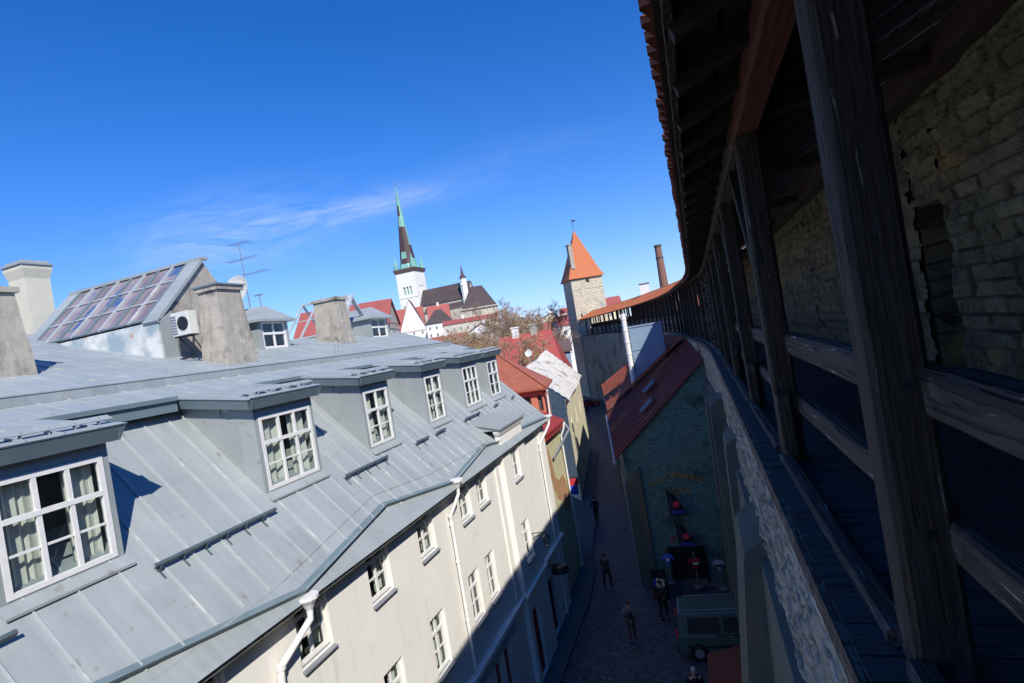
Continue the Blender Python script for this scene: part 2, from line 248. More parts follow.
streaks(X['cream'], (.56, .52, .44)); streaks(X['ochre'], (.33, .27, .15), .5); streaks(X['yellowwall'], (.48, .40, .26), .54); streaks(X['concrete'], (.17, .15, .12), .52)
def M_(k): return X[k]

# ------------------------------------------------------------------ mesh builder
class MB:
    def __init__(s, off=True): s.v = []; s.f = []; s.m = []; s.off = off; s.cur = 0
    def mi(s, i): s.cur = i; return s
    def add(s, vs, fs):
        b = len(s.v); s.v += [tuple(p) for p in vs]
        for f in fs: s.f.append(tuple(b+i for i in f)); s.m.append(s.cur)
        return s
    def quad(s, a, b, c, d): return s.add([a, b, c, d], [(0, 1, 2, 3)])
    def box(s, x0, x1, y0, y1, z0, z1):
        return s.add([(x0, y0, z0), (x1, y0, z0), (x1, y1, z0), (x0, y1, z0), (x0, y0, z1), (x1, y0, z1), (x1, y1, z1), (x0, y1, z1)],
                     [(0, 3, 2, 1), (4, 5, 6, 7), (0, 1, 5, 4), (1, 2, 6, 5), (2, 3, 7, 6), (3, 0, 4, 7)])
    def hexa(s, p):   # 8 points: bottom 4 then top 4
        return s.add(p, [(0, 3, 2, 1), (4, 5, 6, 7), (0, 1, 5, 4), (1, 2, 6, 5), (2, 3, 7, 6), (3, 0, 4, 7)])
    def prism(s, poly, ex):   # polygon extruded by a vector
        n = len(poly); e = Vector(ex); a = [Vector(p) for p in poly]; b = [p+e for p in a]
        return s.add(a+b, [tuple(range(n))[::-1], tuple(range(n, 2*n))]+[(i, (i+1) % n, n+(i+1) % n, n+i) for i in range(n)])
    def beam(s, p0, p1, w, h, up=(0, 0, 1)):
        p0 = Vector(p0); p1 = Vector(p1); d = (p1-p0).normalized(); u = Vector(up)
        r = d.cross(u); r = r.normalized() if r.length > 1e-4 else Vector((1, 0, 0)); u = r.cross(d).normalized()
        q = []
        for p in (p0, p1): q += [p-r*w/2-u*h/2, p+r*w/2-u*h/2, p+r*w/2+u*h/2, p-r*w/2+u*h/2]
        return s.add(q, [(0, 1, 2, 3), (7, 6, 5, 4), (0, 4, 5, 1), (1, 5, 6, 2), (2, 6, 7, 3), (3, 7, 4, 0)])
    def rough_beam(s, p0, p1, w, h, up=(0, 0, 1), n=10, amp=.012, rnd=None, cham=.12):
        rnd = rnd or random; p0 = Vector(p0); p1 = Vector(p1); d = (p1-p0).normalized(); u = Vector(up)
        r = d.cross(u); r = r.normalized() if r.length > 1e-4 else Vector((1, 0, 0)); u = r.cross(d).normalized()
        prof = []
        c = cham*min(w, h)
        for sx, sy in ((-1, -1), (1, -1), (1, 1), (-1, 1)):
            a = (sx*(w/2-c), sy*h/2); b = (sx*w/2, sy*(h/2-c))
            prof += [a, b] if sx*sy > 0 else [b, a]
        prof = [(-w/2+c, -h/2), (w/2-c, -h/2), (w/2, -h/2+c), (w/2, h/2-c), (w/2-c, h/2), (-w/2+c, h/2), (-w/2, h/2-c), (-w/2, -h/2+c)]
        vs = []
        for i in range(n+1):
            p = p0.lerp(p1, i/n); wob = (rnd.uniform(-amp, amp), rnd.uniform(-amp, amp))
            for (a, b) in prof:
                vs.append(p+r*(a+wob[0]*.35+rnd.uniform(-amp, amp)*.35)+u*(b+wob[1]*.35+rnd.uniform(-amp, amp)*.35))
        fs = [tuple(range(8))[::-1], tuple(range(n*8, n*8+8))]
        for i in range(n):
            for k in range(8): fs.append((i*8+k, i*8+(k+1) % 8, (i+1)*8+(k+1) % 8, (i+1)*8+k))
        return s.add(vs, fs)
    def tube(s, pts, rad, n=8, caps=True):
        pts = [Vector(p) for p in pts]; rs = rad if isinstance(rad, (list, tuple)) else [rad]*len(pts); vs = []
        pr = None
        for i, p in enumerate(pts):
            d = (pts[min(i+1, len(pts)-1)]-pts[max(i-1, 0)]).normalized()
            a = Vector((0, 0, 1)) if abs(d.z) < .9 else Vector((1, 0, 0))
            if pr is not None: a = pr
            x = (a - d*a.dot(d)).normalized(); y = d.cross(x); pr = x
            for k in range(n): vs.append(p+(x*cos(2*pi*k/n)+y*sin(2*pi*k/n))*rs[i])
        fs = [(i*n+k, i*n+(k+1) % n, (i+1)*n+(k+1) % n, (i+1)*n+k) for i in range(len(pts)-1) for k in range(n)]
        if caps: fs += [tuple(range(n))[::-1], tuple(range((len(pts)-1)*n, len(pts)*n))]
        return s.add(vs, fs)
    def lathe(s, c, prof, n=16):   # prof: (radius, height) pairs
        c = Vector(c); vs = [c+Vector((r*cos(2*pi*k/n), r*sin(2*pi*k/n), z)) for r, z in prof for k in range(n)]
        fs = [(i*n+k, i*n+(k+1) % n, (i+1)*n+(k+1) % n, (i+1)*n+k) for i in range(len(prof)-1) for k in range(n)]
        fs += [tuple(range(n))[::-1], tuple(range((len(prof)-1)*n, len(prof)*n))]
        return s.add(vs, fs)
    def xform(s, mtx, since=0):
        s.v = s.v[:since]+[tuple(mtx @ Vector(p)) for p in s.v[since:]]; return s
    def build(s, name, mats, parent=None, smooth=False, bevel=0, loc=None):
        me = bpy.data.meshes.new(name); ox = Vector((0, 0, H)) if s.off else Vector((0, 0, 0))
        root = parent
        base = Vector((0, 0, 0))
        if s.off:
            q = parent
            while q is not None: base += Vector(q.location); q = q.parent
            if loc is not None and parent is None: base = Vector(loc)
        me.from_pydata([Vector(p)+ox-base for p in s.v], [], s.f); me.validate(); me.update()
        mats = mats if isinstance(mats, (list, tuple)) else [mats]
        for m in mats: me.materials.append(X[m] if isinstance(m, str) else m)
        me.polygons.foreach_set('material_index', s.m[:len(me.polygons)] if len(s.m) >= len(me.polygons) else [0]*len(me.polygons))
        bm = bmesh.new(); bm.from_mesh(me); bmesh.ops.recalc_face_normals(bm, faces=bm.faces); bm.to_mesh(me); bm.free()
        if smooth: me.polygons.foreach_set('use_smooth', [True]*len(me.polygons))
        o = bpy.data.objects.new(name, me); COL.objects.link(o)
        if parent is not None: o.parent = parent
        elif loc is not None: o.location = loc
        if bevel:
            b = o.modifiers.new('bevel', 'BEVEL'); b.width = bevel; b.segments = 2; b.limit_method = 'ANGLE'
        return o

def tag(o, label, cat, group=None):
    o['label'] = label; o['category'] = cat
    if group: o['group'] = group
    return o
def thing(name, label, cat, loc, group=None, rz=0):
    o = bpy.data.objects.new(name, None); COL.objects.link(o); o.location = loc; o.rotation_euler = (0, 0, rz); o.empty_display_size = .3
    return tag(o, label, cat, group)
def struct(o): o['kind'] = 'structure'; return o
def copy_tree(o, parent=None):
    c = o.copy(); COL.objects.link(c); c.parent = parent
    for ch in list(o.children): copy_tree(ch, c)
    return c

# plane wall with rectangular holes; frame: origin o, along u, up z, outward normal n
def holed_wall(mb, o, u, n, W, Z0, Z1, holes, depth=.18):
    o = Vector(o); u = Vector(u); n = Vector(n); z = Vector((0, 0, 1))
    xs = sorted(set([0, W]+[h[0] for h in holes]+[h[1] for h in holes])); zs = sorted(set([Z0, Z1]+[h[2] for h in holes]+[h[3] for h in holes]))
    P = lambda a, b, d=0: o+u*a+z*b-n*d
    for i in range(len(xs)-1):
        for j in range(len(zs)-1):
            cx = (xs[i]+xs[i+1])/2; cz = (zs[j]+zs[j+1])/2
            if any(h[0] < cx < h[1] and h[2] < cz < h[3] for h in holes): continue
            mb.quad(P(xs[i], zs[j]), P(xs[i+1], zs[j]), P(xs[i+1], zs[j+1]), P(xs[i], zs[j+1]))
    for h in holes:
        a, b, c, d = h
        mb.quad(P(a, c), P(b, c), P(b, c, depth), P(a, c, depth)); mb.quad(P(a, d), P(b, d), P(b, d, depth), P(a, d, depth))
        mb.quad(P(a, c), P(a, d), P(a, d, depth), P(a, c, depth)); mb.quad(P(b, c), P(b, d), P(b, d, depth), P(b, c, depth))

# casement window in the same kind of frame; members as beams, panes one sheet
def window_mesh(mb, gl, o, u, n, w, h, cols=2, transom=.64, sub=1, t=.07, fr=.09, upper=1, muntin=.035):
    o = Vector(o); u = Vector(u).normalized(); n = Vector(n).normalized(); z = Vector((0, 0, 1)); 
    P = lambda a, b, d=0: o+u*a+z*b+n*d
    def bar(a0, b0, a1, b1, wd, dp, d0=0): 
        mb.beam(P(a0, b0, d0), P(a1, b1, d0), wd, dp, up=n)
    bar(fr/2, 0, fr/2, h, fr, t); bar(w-fr/2, 0, w-fr/2, h, fr, t); bar(fr, h-fr/2, w-fr, h-fr/2, fr, t-.004); bar(fr, fr/2, w-fr, fr/2, fr, t-.004)
    zt = h*transom if transom else h-fr
    if transom: bar(fr, zt, w-fr, zt, fr*.95, t+.01)
    for k in range(1, cols): x = fr+(w-2*fr)*k/cols; bar(x, fr, x, h-fr, fr*.8, t-.01)
    cw = (w-2*fr)/cols
    for k in range(cols):
        x0 = fr+cw*k+.02; x1 = x0+cw-.04
        # sash edges and muntins
        for j in range(1, sub+1):
            zz = fr+(zt-fr)*j/(sub+1)
            bar(x0, zz, x1, zz, muntin, .03)
    gl.quad(P(fr*.5, fr*.5, -.01), P(w-fr*.5, fr*.5, -.01), P(w-fr*.5, h-fr*.5, -.01), P(fr*.5, h-fr*.5, -.01))
RC = random.Random(77)
def curtains(mb, o, u, n, w, h, full=.32):
    fl = full*RC.uniform(.7, 1.08), full*RC.uniform(.7, 1.08); ph = RC.uniform(0, 6); fq = RC.uniform(1.6, 2.7)
    o = Vector(o); u = Vector(u).normalized(); n = Vector(n).normalized(); z = Vector((0, 0, 1))
    for (a0, a1) in ((0.02, w*fl[0]), (w*(1-fl[1]), w-.02)):
        k = 10; vs = []
        for i in range(k+1):
            a = a0+(a1-a0)*i/k; d = -.12+.03*sin(i*fq+ph)+.01*sin(i*5.1)
            vs += [o+u*a+n*d, o+u*a+n*d+z*h]
        mb.add(vs, [(2*i, 2*i+2, 2*i+3, 2*i+1) for i in range(k)])

# ================================================================== ground and street
g = MB(); g.quad((-4500, -3000, -H-.02), (4500, -3000, -H-.02), (4500, 6000, -H-.02), (-4500, 6000, -H-.02)); struct(g.build('ground', 'ground'))
left_edge = [(-8.0, -30), (-8.0, 26), (-8.3, 29.6), (-8.8, 31), (-9.6, 37), (-10.7, 42), (-13.2, 59.7), (-19.5, 80), (-26.5, 100), (-30, 118)]
right_edge = [(.8, -30), (.8, 27), (-4.4, 28.2), (-6.2, 38), (-8.9, 52), (-12.0, 64), (-16.3, 80), (-21.8, 100), (-25, 118)]
s = MB(); s.v = []; 
for (a, b) in zip(left_edge, right_edge): s.v += [(a[0]-.4, a[1], -H), (b[0]+.6, b[1], -H)]
for i in range(len(left_edge)-1): s.f.append((2*i, 2*i+1, 2*i+3, 2*i+2)); s.m.append(0)
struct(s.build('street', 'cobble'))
def ribbon(name, pts, w, h, m, side=1):
    b = MB(); n = len(pts); vs = []
    for i, p in enumerate(pts):
        p = Vector((p[0], p[1], 0)); q0 = Vector((*pts[max(i-1, 0)], 0)); q1 = Vector((*pts[min(i+1, n-1)], 0)); d = (q1-q0).normalized(); r = Vector((d.y, -d.x, 0))*side
        a = p; c = p+r*w
        vs += [(a.x, a.y, -H-.01), (c.x, c.y, -H-.01), (c.x, c.y, -H+h), (a.x, a.y, -H+h)]
    b.add(vs, [(4*i+k, 4*i+(k+1) % 4, 4*i+4+(k+1) % 4, 4*i+4+k) for i in range(n-1) for k in range(4)]+[(0, 1, 2, 3), (4*n-4, 4*n-3, 4*n-2, 4*n-1)])
    return struct(b.build(name, m))
ribbon('pavement', left_edge, .9, .12, 'kerb')
ribbon('pavement', [(-4.75, 28.3), (-6.5, 38), (-9.2, 52), (-12.3, 64), (-16.6, 80)], .5, .12, 'kerb')

# ================================================================== the long house with the grey sheet-metal roof
hs = thing('townhouse', 'long cream townhouse with grey sheet metal mansard roof and a row of white dormer windows', 'building', (-8, 11, 0))
FX = -8.0; Y0, Y1 = -6.0, 26.0
steep = lambda x: -11.72-x              # height of the steep roof plane at x
upper = lambda x: .25*(-11.1-x)         # height of the shallow upper roof
tops = [(5.6, 6.5), (8.12, 9.05), (10.5, 11.42), (12.88, 13.82), (15.62, 16.5), (17.1, 17.98)]
bots = [(8.2, 9.0), (10.45, 11.3), (12.76, 13.62), (15.38, 16.22), (16.82, 17.66)]
TS, TT, BS, BT = -5.52, -4.17, -8.72, -7.15
a0 = lambda y: y-Y0
holes = [(a0(a), a0(b), TS, TT) for a, b in tops]+[(a0(a), a0(b), BS, BT) for a, b in bots]
GF = [(8.6, 9.5), (10.2, 11.1), (11.8, 12.7), (13.6, 14.4), (16.25, 16.75), (17.1, 17.6)]
holes += [(a0(a), a0(b), -13.0, -10.55) for a, b in GF]
w = MB()
holed_wall(w, (FX, Y0, 0), (0, 1, 0), (1, 0, 0), 19.5-Y0, -H, -3.74, holes, .2)
u2 = [(19.55-19.5, 19.6-19.5)]
# projecting bay, its own openings
bayh = [(.9, 1.85, -5.6, -4.0), (.75, 1.7, -8.85, -7.3), (.35, 1.15, -13.35, -10.65)]
holed_wall(w, (FX+.2, 19.5, 0), (0, 1, 0), (1, 0, 0), 2.75, -H, -3.42, bayh, .2)
w.quad((FX, 19.5, -H), (FX+.2, 19.5, -H), (FX+.2, 19.5, -3.42), (FX, 19.5, -3.42)); w.quad((FX, 22.25, -H), (FX+.2, 22.25, -H), (FX+.2, 22.25, -3.42), (FX, 22.25, -3.42))
holed_wall(w, (FX, 22.25, 0), (0, 1, 0), (1, 0, 0), Y1-22.25, -H, -3.74, [(.5, 1.5, -13.4, -10.9)], .25)
# end walls and rear
for yy in (Y0, Y1): w.add([(FX, yy, -H), (FX, yy, -3.74), (-11.3, yy, -.5), (-18.5, yy, 1.6), (-24, yy, 2.4), (-24, yy, -H)], [(0, 1, 2, 3, 4, 5)])
w.quad((-24, Y0, -H), (-24, Y1, -H), (-24, Y1, 2.4), (-24, Y0, 2.4))
# rear wing towards the church
w.add([(-13.2, Y1, -H), (-16.6, 30.9, -H), (-24, 30.9, -H), (-13.2, Y1, .38), (-16.6, 30.9, 1.2), (-24, 30.9, 1.2)], [(0, 1, 4, 3), (1, 2, 5, 4)])
for yy in (18.9,): w.box(FX+.003, FX+.06, yy, yy+.35, -9.75, -4.0)
w.box(FX+.003, FX+.05, 24.9, 25.35, -9.9, -4.0)
w.build('wall', 'cream', hs)
b = MB()   # backs of the rooms
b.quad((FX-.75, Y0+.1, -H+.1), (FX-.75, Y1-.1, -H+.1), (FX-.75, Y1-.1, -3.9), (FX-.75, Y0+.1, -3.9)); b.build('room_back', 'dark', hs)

def wall_window(parent, X0, ya, yb, z0, z1, cols=2, transom=.66, sub=1, sill=True, curt=True, depth=.14):
    f = MB(); gl = MB()
    window_mesh(f, gl, (X0-depth, ya, z0), (0, 1, 0), (1, 0, 0), yb-ya, z1-z0, cols, transom, sub, t=.06, fr=.085)
    wd = f.build('window', 'white', parent); gl.build('pane', 'glass', wd)
    if curt:
        c = MB(); curtains(c, (X0-depth-.02, ya+.05, z0+.06), (0, 1, 0), (1, 0, 0), yb-ya-.1, z1-z0-.12, .45); c.build('curtain', 'curtain', wd)
    if sill:
        sl = MB(); sl.hexa([(X0-.1, ya-.01, z0-.03), (X0+.09, ya-.03, z0-.075), (X0+.09, yb+.03, z0-.075), (X0-.1, yb+.01, z0-.03), (X0-.1, ya-.01, z0+.015), (X0+.09, ya-.03, z0-.045), (X0+.09, yb+.03, z0-.045), (X0-.1, yb+.01, z0+.015)]); sl.build('sill', 'gray_metal', wd)
    return wd
for a, c in tops: wall_window(hs, FX, a+.01, c-.01, TS, TT)
for a, c in bots: wall_window(hs, FX, a+.01, c-.01, BS, BT, transom=.68)
wall_window(hs, FX+.2, 20.41, 21.34, -5.6, -4.0); wall_window(hs, FX+.2, 20.26, 21.19, -8.85, -7.3)
# ground floor: string course, sign board, red shutters and doors
t = MB(); t.box(FX+.002, FX+.2, Y0, 19.48, -9.98, -9.82); t.box(FX+.002, FX+.13, Y0, 19.47, -10.06, -9.984); t.box(FX+.002, FX+.18, 22.27, Y1, -10.05, -9.88); t.build('string_course', 'cream', hs)
t = MB(); t.box(FX+.201, FX+.34, 19.42, 22.3, -9.92, -9.78); t.box(FX+.201, FX+.28, 19.46, 22.26, -10.02, -9.924); t.build('cornice', 'cream', hs)
t = MB(); t.box(FX+.01, FX+.08, 10.2, 18.3, -10.42, -10.12); sg = t.build('sign_board', 'gray_render', hs)
for a, c in GF:
    d = MB(); d.box(FX-.19, FX-.12, a+.02, c-.02, -12.98, -10.57)
    for k in range(3): d.box(FX-.118, FX-.1, a+.07, c-.07, -12.9+.8*k, -12.2+.8*k)
    d.build('shutter', 'red', hs)
d = MB(); d.box(FX+.02, FX+.08, 19.87, 20.63, -13.33, -10.67); d.box(FX+.082, FX+.1, 19.95, 20.55, -13.2, -12.1); d.box(FX+.082, FX+.1, 19.95, 20.55, -12.0, -10.8); dr = d.build('door', 'red', hs)
k = MB(); k.tube([(FX+.09, 20.52, -12.3), (FX+.16, 20.52, -12.3), (FX+.16, 20.42, -12.3)], .015, 6); k.build('handle', 'black', dr)
d = MB(); d.box(FX-.24, FX-.17, 22.77, 23.73, -13.38, -10.92); d.box(FX-.168, FX-.14, 22.87, 23.2, -13.2, -11.1); d.box(FX-.168, FX-.14, 23.3, 23.63, -13.2, -11.1); d.build('door', 'wood_red', hs)
d = MB(); d.tube([(FX+.0, 23.25, -10.35), (FX+.5, 23.25, -10.35)], .03, 6); d.lathe((FX+.55, 23.25, -10.55), [(.02, .3), (.3, .22), (.42, 0), (.4, -.06), (.0, -.05)], 14); d.build('door_canopy', 'black', hs)

# steep roof with standing seams
r = MB()
E = Vector((1, 0, 1)).normalized()      # outward normal of the steep plane
P = lambda x, y, o=0: (x+E.x*o, y, steep(x)+E.z*o)
r.hexa([P(-7.6, Y0, -.08), P(-7.6, Y1, -.08), P(-11.42, Y1, -.08), P(-11.42, Y0, -.08), P(-7.6, Y0), P(-7.6, Y1), P(-11.42, Y1), P(-11.42, Y0)])
rr = random.Random(3)
y = Y0+.3
while y < Y1:
    r.mi(1).beam(P(-7.98, y, .012), P(-11.4, y, .012), .024, .03, up=E); y += .58+rr.uniform(-.03, .03)
r.mi(0)
for i in range(16):   # cross welts
    yy = Y0+.3+.56*rr.randint(0, 55); xx = rr.uniform(-8.4, -10.8)
    if yy < Y1-.6: r.beam(P(xx, yy, .002), P(xx, yy+.54, .002), .03, .010, up=E)
# long welt above the gutters
wl = [(-8.1, Y0), (-8.35, 3.0), (-7.88, 5.3), (-7.95, 7.6), (-8.42, 11.75), (-8.2, 14.3), (-8.1, 17.6), (-8.2, 21.0), (-8.1, Y1)]
for i in range(len(wl)-1): r.beam(P(wl[i][0], wl[i][1], .008), P(wl[i+1][0], wl[i+1][1], .008), .03, .022, up=E)
r.build('mansard_roof', ['zinc', 'zinc_pale'], hs)
# smooth eave apron and the raised gutters that fall to the pipe heads
ap = MB(); ap.hexa([P(-7.58, Y0, .004), P(-7.58, Y1, .004), P(-7.98, Y1, .004), P(-7.98, Y0, .004), P(-7.58, Y0, .012), P(-7.58, Y1, .012), P(-7.98, Y1, .012), P(-7.98, Y0, .012)])
ap.build('eave_apron', 'zinc', hs)
zz = [(-8.12, 4.4), (-7.68, 8.12), (-8.1, 11.72), (-7.7, 14.95), (-8.02, 18.4), (-7.9, 19.5)]
for seq in (zz, [(-7.86, 22.25), (-7.68, 25.6)], [(-7.68, 1.0), (-8.12, 4.4)]):
    gm = MB()
    for i in range(len(seq)-1):
        p0 = Vector(P(seq[i][0], seq[i][1], .07)); p1 = Vector(P(seq[i+1][0], seq[i+1][1], .07)); gm.beam(p0, p1, .014, .12, up=E); gm.beam(p0+E*.06, p1+E*.06, .026, .018, up=E)
        q0 = Vector(P(seq[i][0]-.07, seq[i][1], .012)); q1 = Vector(P(seq[i+1][0]-.07, seq[i+1][1], .012)); gm.beam(q0, q1, .1, .006, up=E)
    gm.build('gutter', 'zinc_dark', hs)
fa = MB(); fa.box(-7.65, -7.62, Y0, 19.45, -4.19, -4.13); fa.box(-7.65, -7.62, 22.3, Y1, -4.19, -4.13); fa.hexa([(-8.0, Y0, -4.1), (-7.65, Y0, -4.24), (-7.65, Y1, -4.24), (-8.0, Y1, -4.1), (-8.0, Y0, -4.0), (-7.65, Y0, -4.2), (-7.65, Y1, -4.2), (-8.0, Y1, -4.0)]); fa.build('soffit', 'concrete', hs)

# bay head with its small roof
bh = MB(); bh.box(FX+.0, FX+.3, 19.4, 22.36, -3.42, -3.3); bh.box(FX+.0, FX+.26, 19.44, 22.32, -3.5, -3.422); bh.build('bay_cornice', 'cream', hs)
bh = MB(); bh.hexa([(-7.62, 19.3, -3.29), (-7.62, 22.46, -3.29), (-9.0, 22.46, -2.95), (-9.0, 19.3, -2.95), (-7.62, 19.3, -3.22), (-7.62, 22.46, -3.22), (-9.0, 22.46, -2.82), (-9.0, 19.3, -2.82)])
bh.add([(-7.66, 19.35, -3.3), (-8.45, 19.35, -3.3), (-8.95, 19.35, -2.9), (-7.66, 22.4, -3.3), (-8.45, 22.4, -3.3), (-8.95, 22.4, -2.9)], [(0, 1, 2), (3, 4, 5)])
for k in range(6): bh.beam((-7.64, 19.5+.55*k, -3.205), (-8.95, 19.5+.55*k, -2.82), .02, .03)
bh.build('bay_roof', 'zinc', hs)

# shallow upper roof with its seams, its raised fin and the projecting cornice
U = lambda x, y, o=0: (x, y, upper(x)+o)
r = MB()
def uslab(x0, x1, ya, yb, ya2=None, yb2=None):
    ya2 = ya if ya2 is None else ya2; yb2 = yb if yb2 is None else yb2
    r.hexa([U(x0, ya, -.1), U(x0, yb, -.1), U(x1, yb2, -.1), U(x1, ya2, -.1), U(x0, ya), U(x0, yb), U(x1, yb2), U(x1, ya2)])
uslab(-11.1, -18.5, Y0, Y1+.1, Y0, 31.6)
uslab(-18.5, -25, Y0, 16.0)
r.hexa([(-18.5, 16, 1.75), (-18.5, 31.6, 1.75), (-24.5, 31.6, .2), (-24.5, 16, .2), (-18.5, 16, 1.85), (-18.5, 31.6, 1.85), (-24.5, 31.6, .3), (-24.5, 16, .3)])
y = Y0+.4
while y < 31:
    x0 = -11.12 if y < Y1 else -11.12-(y-Y1)*1.36
    if x0 > -18: r.beam(U(x0, y, .012), U(-18.5 if y > 16 else -24.8, y, .012), .02, .03)
    y += .55+rr.uniform(-.03, .03)
r.build('upper_roof', 'zinc_top', hs)
fn = MB(); fn.beam(U(-12.45, Y0, .1), U(-12.45, 26.5, .1), .035, .2); fn.beam(U(-12.45, Y0, .21), U(-12.45, 26.5, .21), .07, .025)
for k in range(14): fn.beam(U(-12.47, Y0+1+2.3*k, .1), U(-12.7, Y0+1+2.3*k, .02), .02, .02)
fn.build('gutter', 'zinc', hs)

dorm = [(4.56, 6.05, 3), (9.36, 11.02, 3), (13.33, 14.58, 2), (17.05, 18.27, 2), (20.34, 21.85, 3), (23.15, 24.43, 2)]
# main cornice between dormers
segs = []; prev = Y0
for (a, b_, c_) in dorm: segs.append((prev, a-.42)); prev = b_+.26
segs.append((prev, Y1+.1))
for (a, b_) in segs:
    if b_ > a: cb = MB(); cb.box(-11.16, -11.06, a, b_, -.3, .03); cb.box(-11.06, -11.0, a, b_, -.06, .035); cb.box(-11.6, -11.162, a, b_, -.3, -.26); cb.build('cornice', 'zinc_dark', hs)

DX = -9.3
rtop = lambda x: -.27+(-9.0-x)*.27/2.1    # dormer roof top
for i, (ya, yb, cols) in enumerate(dorm):
    d = MB(); y0, y1 = ya-.12, yb+.1
    top = -.52
    zs, zt = -2.36, -.72
    # front wall frame round the opening
    d.box(DX-.08, DX, y0, ya, -2.5, top); d.box(DX-.08, DX, yb, y1, -2.5, top); d.box(DX-.08, DX, ya, yb, zt, top); d.box(DX-.08, DX, ya, yb, -2.5, zs)
    for (c0, c1) in ((y0, y0+.04), (y1-.04, y1)):
        d.add([(DX-.08, c0, -2.5), (DX-.08, c0, top), (-11.5, c0, -.25), (-11.5, c0, -.3), (DX-.08, c1, -2.5), (DX-.08, c1, top), (-11.5, c1, -.25), (-11.5, c1, -.3)], [(0, 1, 2, 3), (4, 5, 6, 7), (0, 1, 5, 4), (1, 2, 6, 5), (2, 3, 7, 6), (3, 0, 4, 7)])
    # folded seams of the cheeks
    for c0 in (y0-.006, y1+.006):
        d.beam((DX-.9, c0, -1.62), (DX-.9, c0, -.42), .012, .02)
    dm = d.build('dormer', 'zinc', hs)
    rf = MB(); q0, q1 = y0-.3, y1+.2
    T = lambda x, y, o: (x, y, rtop(x)+o)
    rf.hexa([T(-9.04, q0, -.04), T(-9.04, q1, -.04), T(-11.14, q1, -.035), T(-11.14, q0, -.035), T(-9.0, q0, .0), T(-9.0, q1, .0), T(-11.14, q1, .012), T(-11.14, q0, .012)])
    k = 0; yy = q0+.28
    while yy < q1-.1: rf.beam(T(-9.02, yy, .02), T(-11.1, yy, .02), .02, .03); yy += .5
    rf.build('dormer_roof', 'zinc_top', dm)
    fc = MB()
    fc.mi(0)
    fc.hexa([T(-9.12, q0+.1, -.27), T(-9.12, q1-.1, -.27), T(-9.17, q1-.1, -.27), T(-9.17, q0+.1, -.27), T(-9.03, q0+.02, -.045), T(-9.03, q1-.02, -.045), T(-9.12, q1-.02, -.045), T(-9.12, q0+.02, -.045)])
    for (s0, s1, s2) in ((q0+.02, q0+.12, q0+.1), (q1-.02, q1-.12, q1-.1)):
        fc.hexa([T(-9.1, s2, -.27), T(-11.1, s2, -.27), T(-11.1, s1, -.27), T(-9.1, s1, -.27), T(-9.03, s0, -.045), T(-11.1, s0, -.045), T(-11.1, s1, -.045), T(-9.03, s1, -.045)])
    fc.box(-9.9, -9.17, q0+.12, q1-.12, -.47, -.45)
    fc.build('fascia', 'zinc_dark', dm)
    sg = MB()   # snow guard strip near the front edge
    sg.beam(T(-9.32, q0+.1, .1), T(-9.32, q1-.05, .1), .16, .012, up=(.5, 0, 1)); kk = 0; yy = q0+.15
    while yy < q1: sg.beam(T(-9.3, yy, .0), T(-9.3, yy, .12), .02, .05, up=(1, 0, 0)); yy += .36
    sg.build('snow_guard', 'zinc', dm)
    f = MB(); gl = MB()
    window_mesh(f, gl, (DX-.02, ya, zs), (0, 1, 0), (1, 0, 0), yb-ya, zt-zs, cols, .64, 1, t=.07, fr=.08)
    f.mi(1); f.v += []; nb = len(f.v)
    f.add(gl.v, gl.f); f.build('window', ['white', 'glass'], dm)
    c = MB(); curtains(c, (DX-.06, ya+.08, zs+.05), (0, 1, 0), (1, 0, 0), yb-ya-.16, zt-zs-.1, .43 if cols == 3 else .46); c.build('curtain', 'curtain', dm)
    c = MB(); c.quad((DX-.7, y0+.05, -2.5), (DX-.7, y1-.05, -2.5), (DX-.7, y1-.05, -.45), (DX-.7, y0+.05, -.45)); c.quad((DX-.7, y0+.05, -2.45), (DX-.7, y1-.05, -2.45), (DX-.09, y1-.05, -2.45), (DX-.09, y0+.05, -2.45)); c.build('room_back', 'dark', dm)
    s_ = MB(); s_.hexa([(DX-.02, y0-.02, -2.44), (DX+.2, y0-.02, -2.56), (DX+.2, y1+.02, -2.56), (DX-.02, y1+.02, -2.44), (DX-.02, y0-.02, -2.38), (DX+.2, y0-.02, -2.52), (DX+.2, y1+.02, -2.52), (DX-.02, y1+.02, -2.38)]); s_.build('sill', 'zinc', dm)

# snow rails on the steep roof
for (ya, yb) in ((1.6, 4.4), (6.3, 9.0), (11.4, 13.4), (15.1, 15.95), (16.5, 17.25), (18.95, 20.5), (22.2, 22.7), (24.6, 25.0)):
    sg = MB(); xx = -8.95
    sg.beam(P(xx, ya, .115), P(xx, yb, .115), .012, .085, up=E); sg.beam(P(xx-.02, ya, .155), P(xx-.02, yb, .155), .05, .012, up=E); yy = ya+.1
    while yy < yb: sg.beam(P(xx+.03, yy, .0), P(xx+.01, yy, .15), .02, .03, up=(0, 1, 0)); sg.beam(P(xx-.06, yy, .01), P(xx+.14, yy, .01), .03, .012, up=E); yy += .45
    sg.build('snow_guard', 'guard', hs)

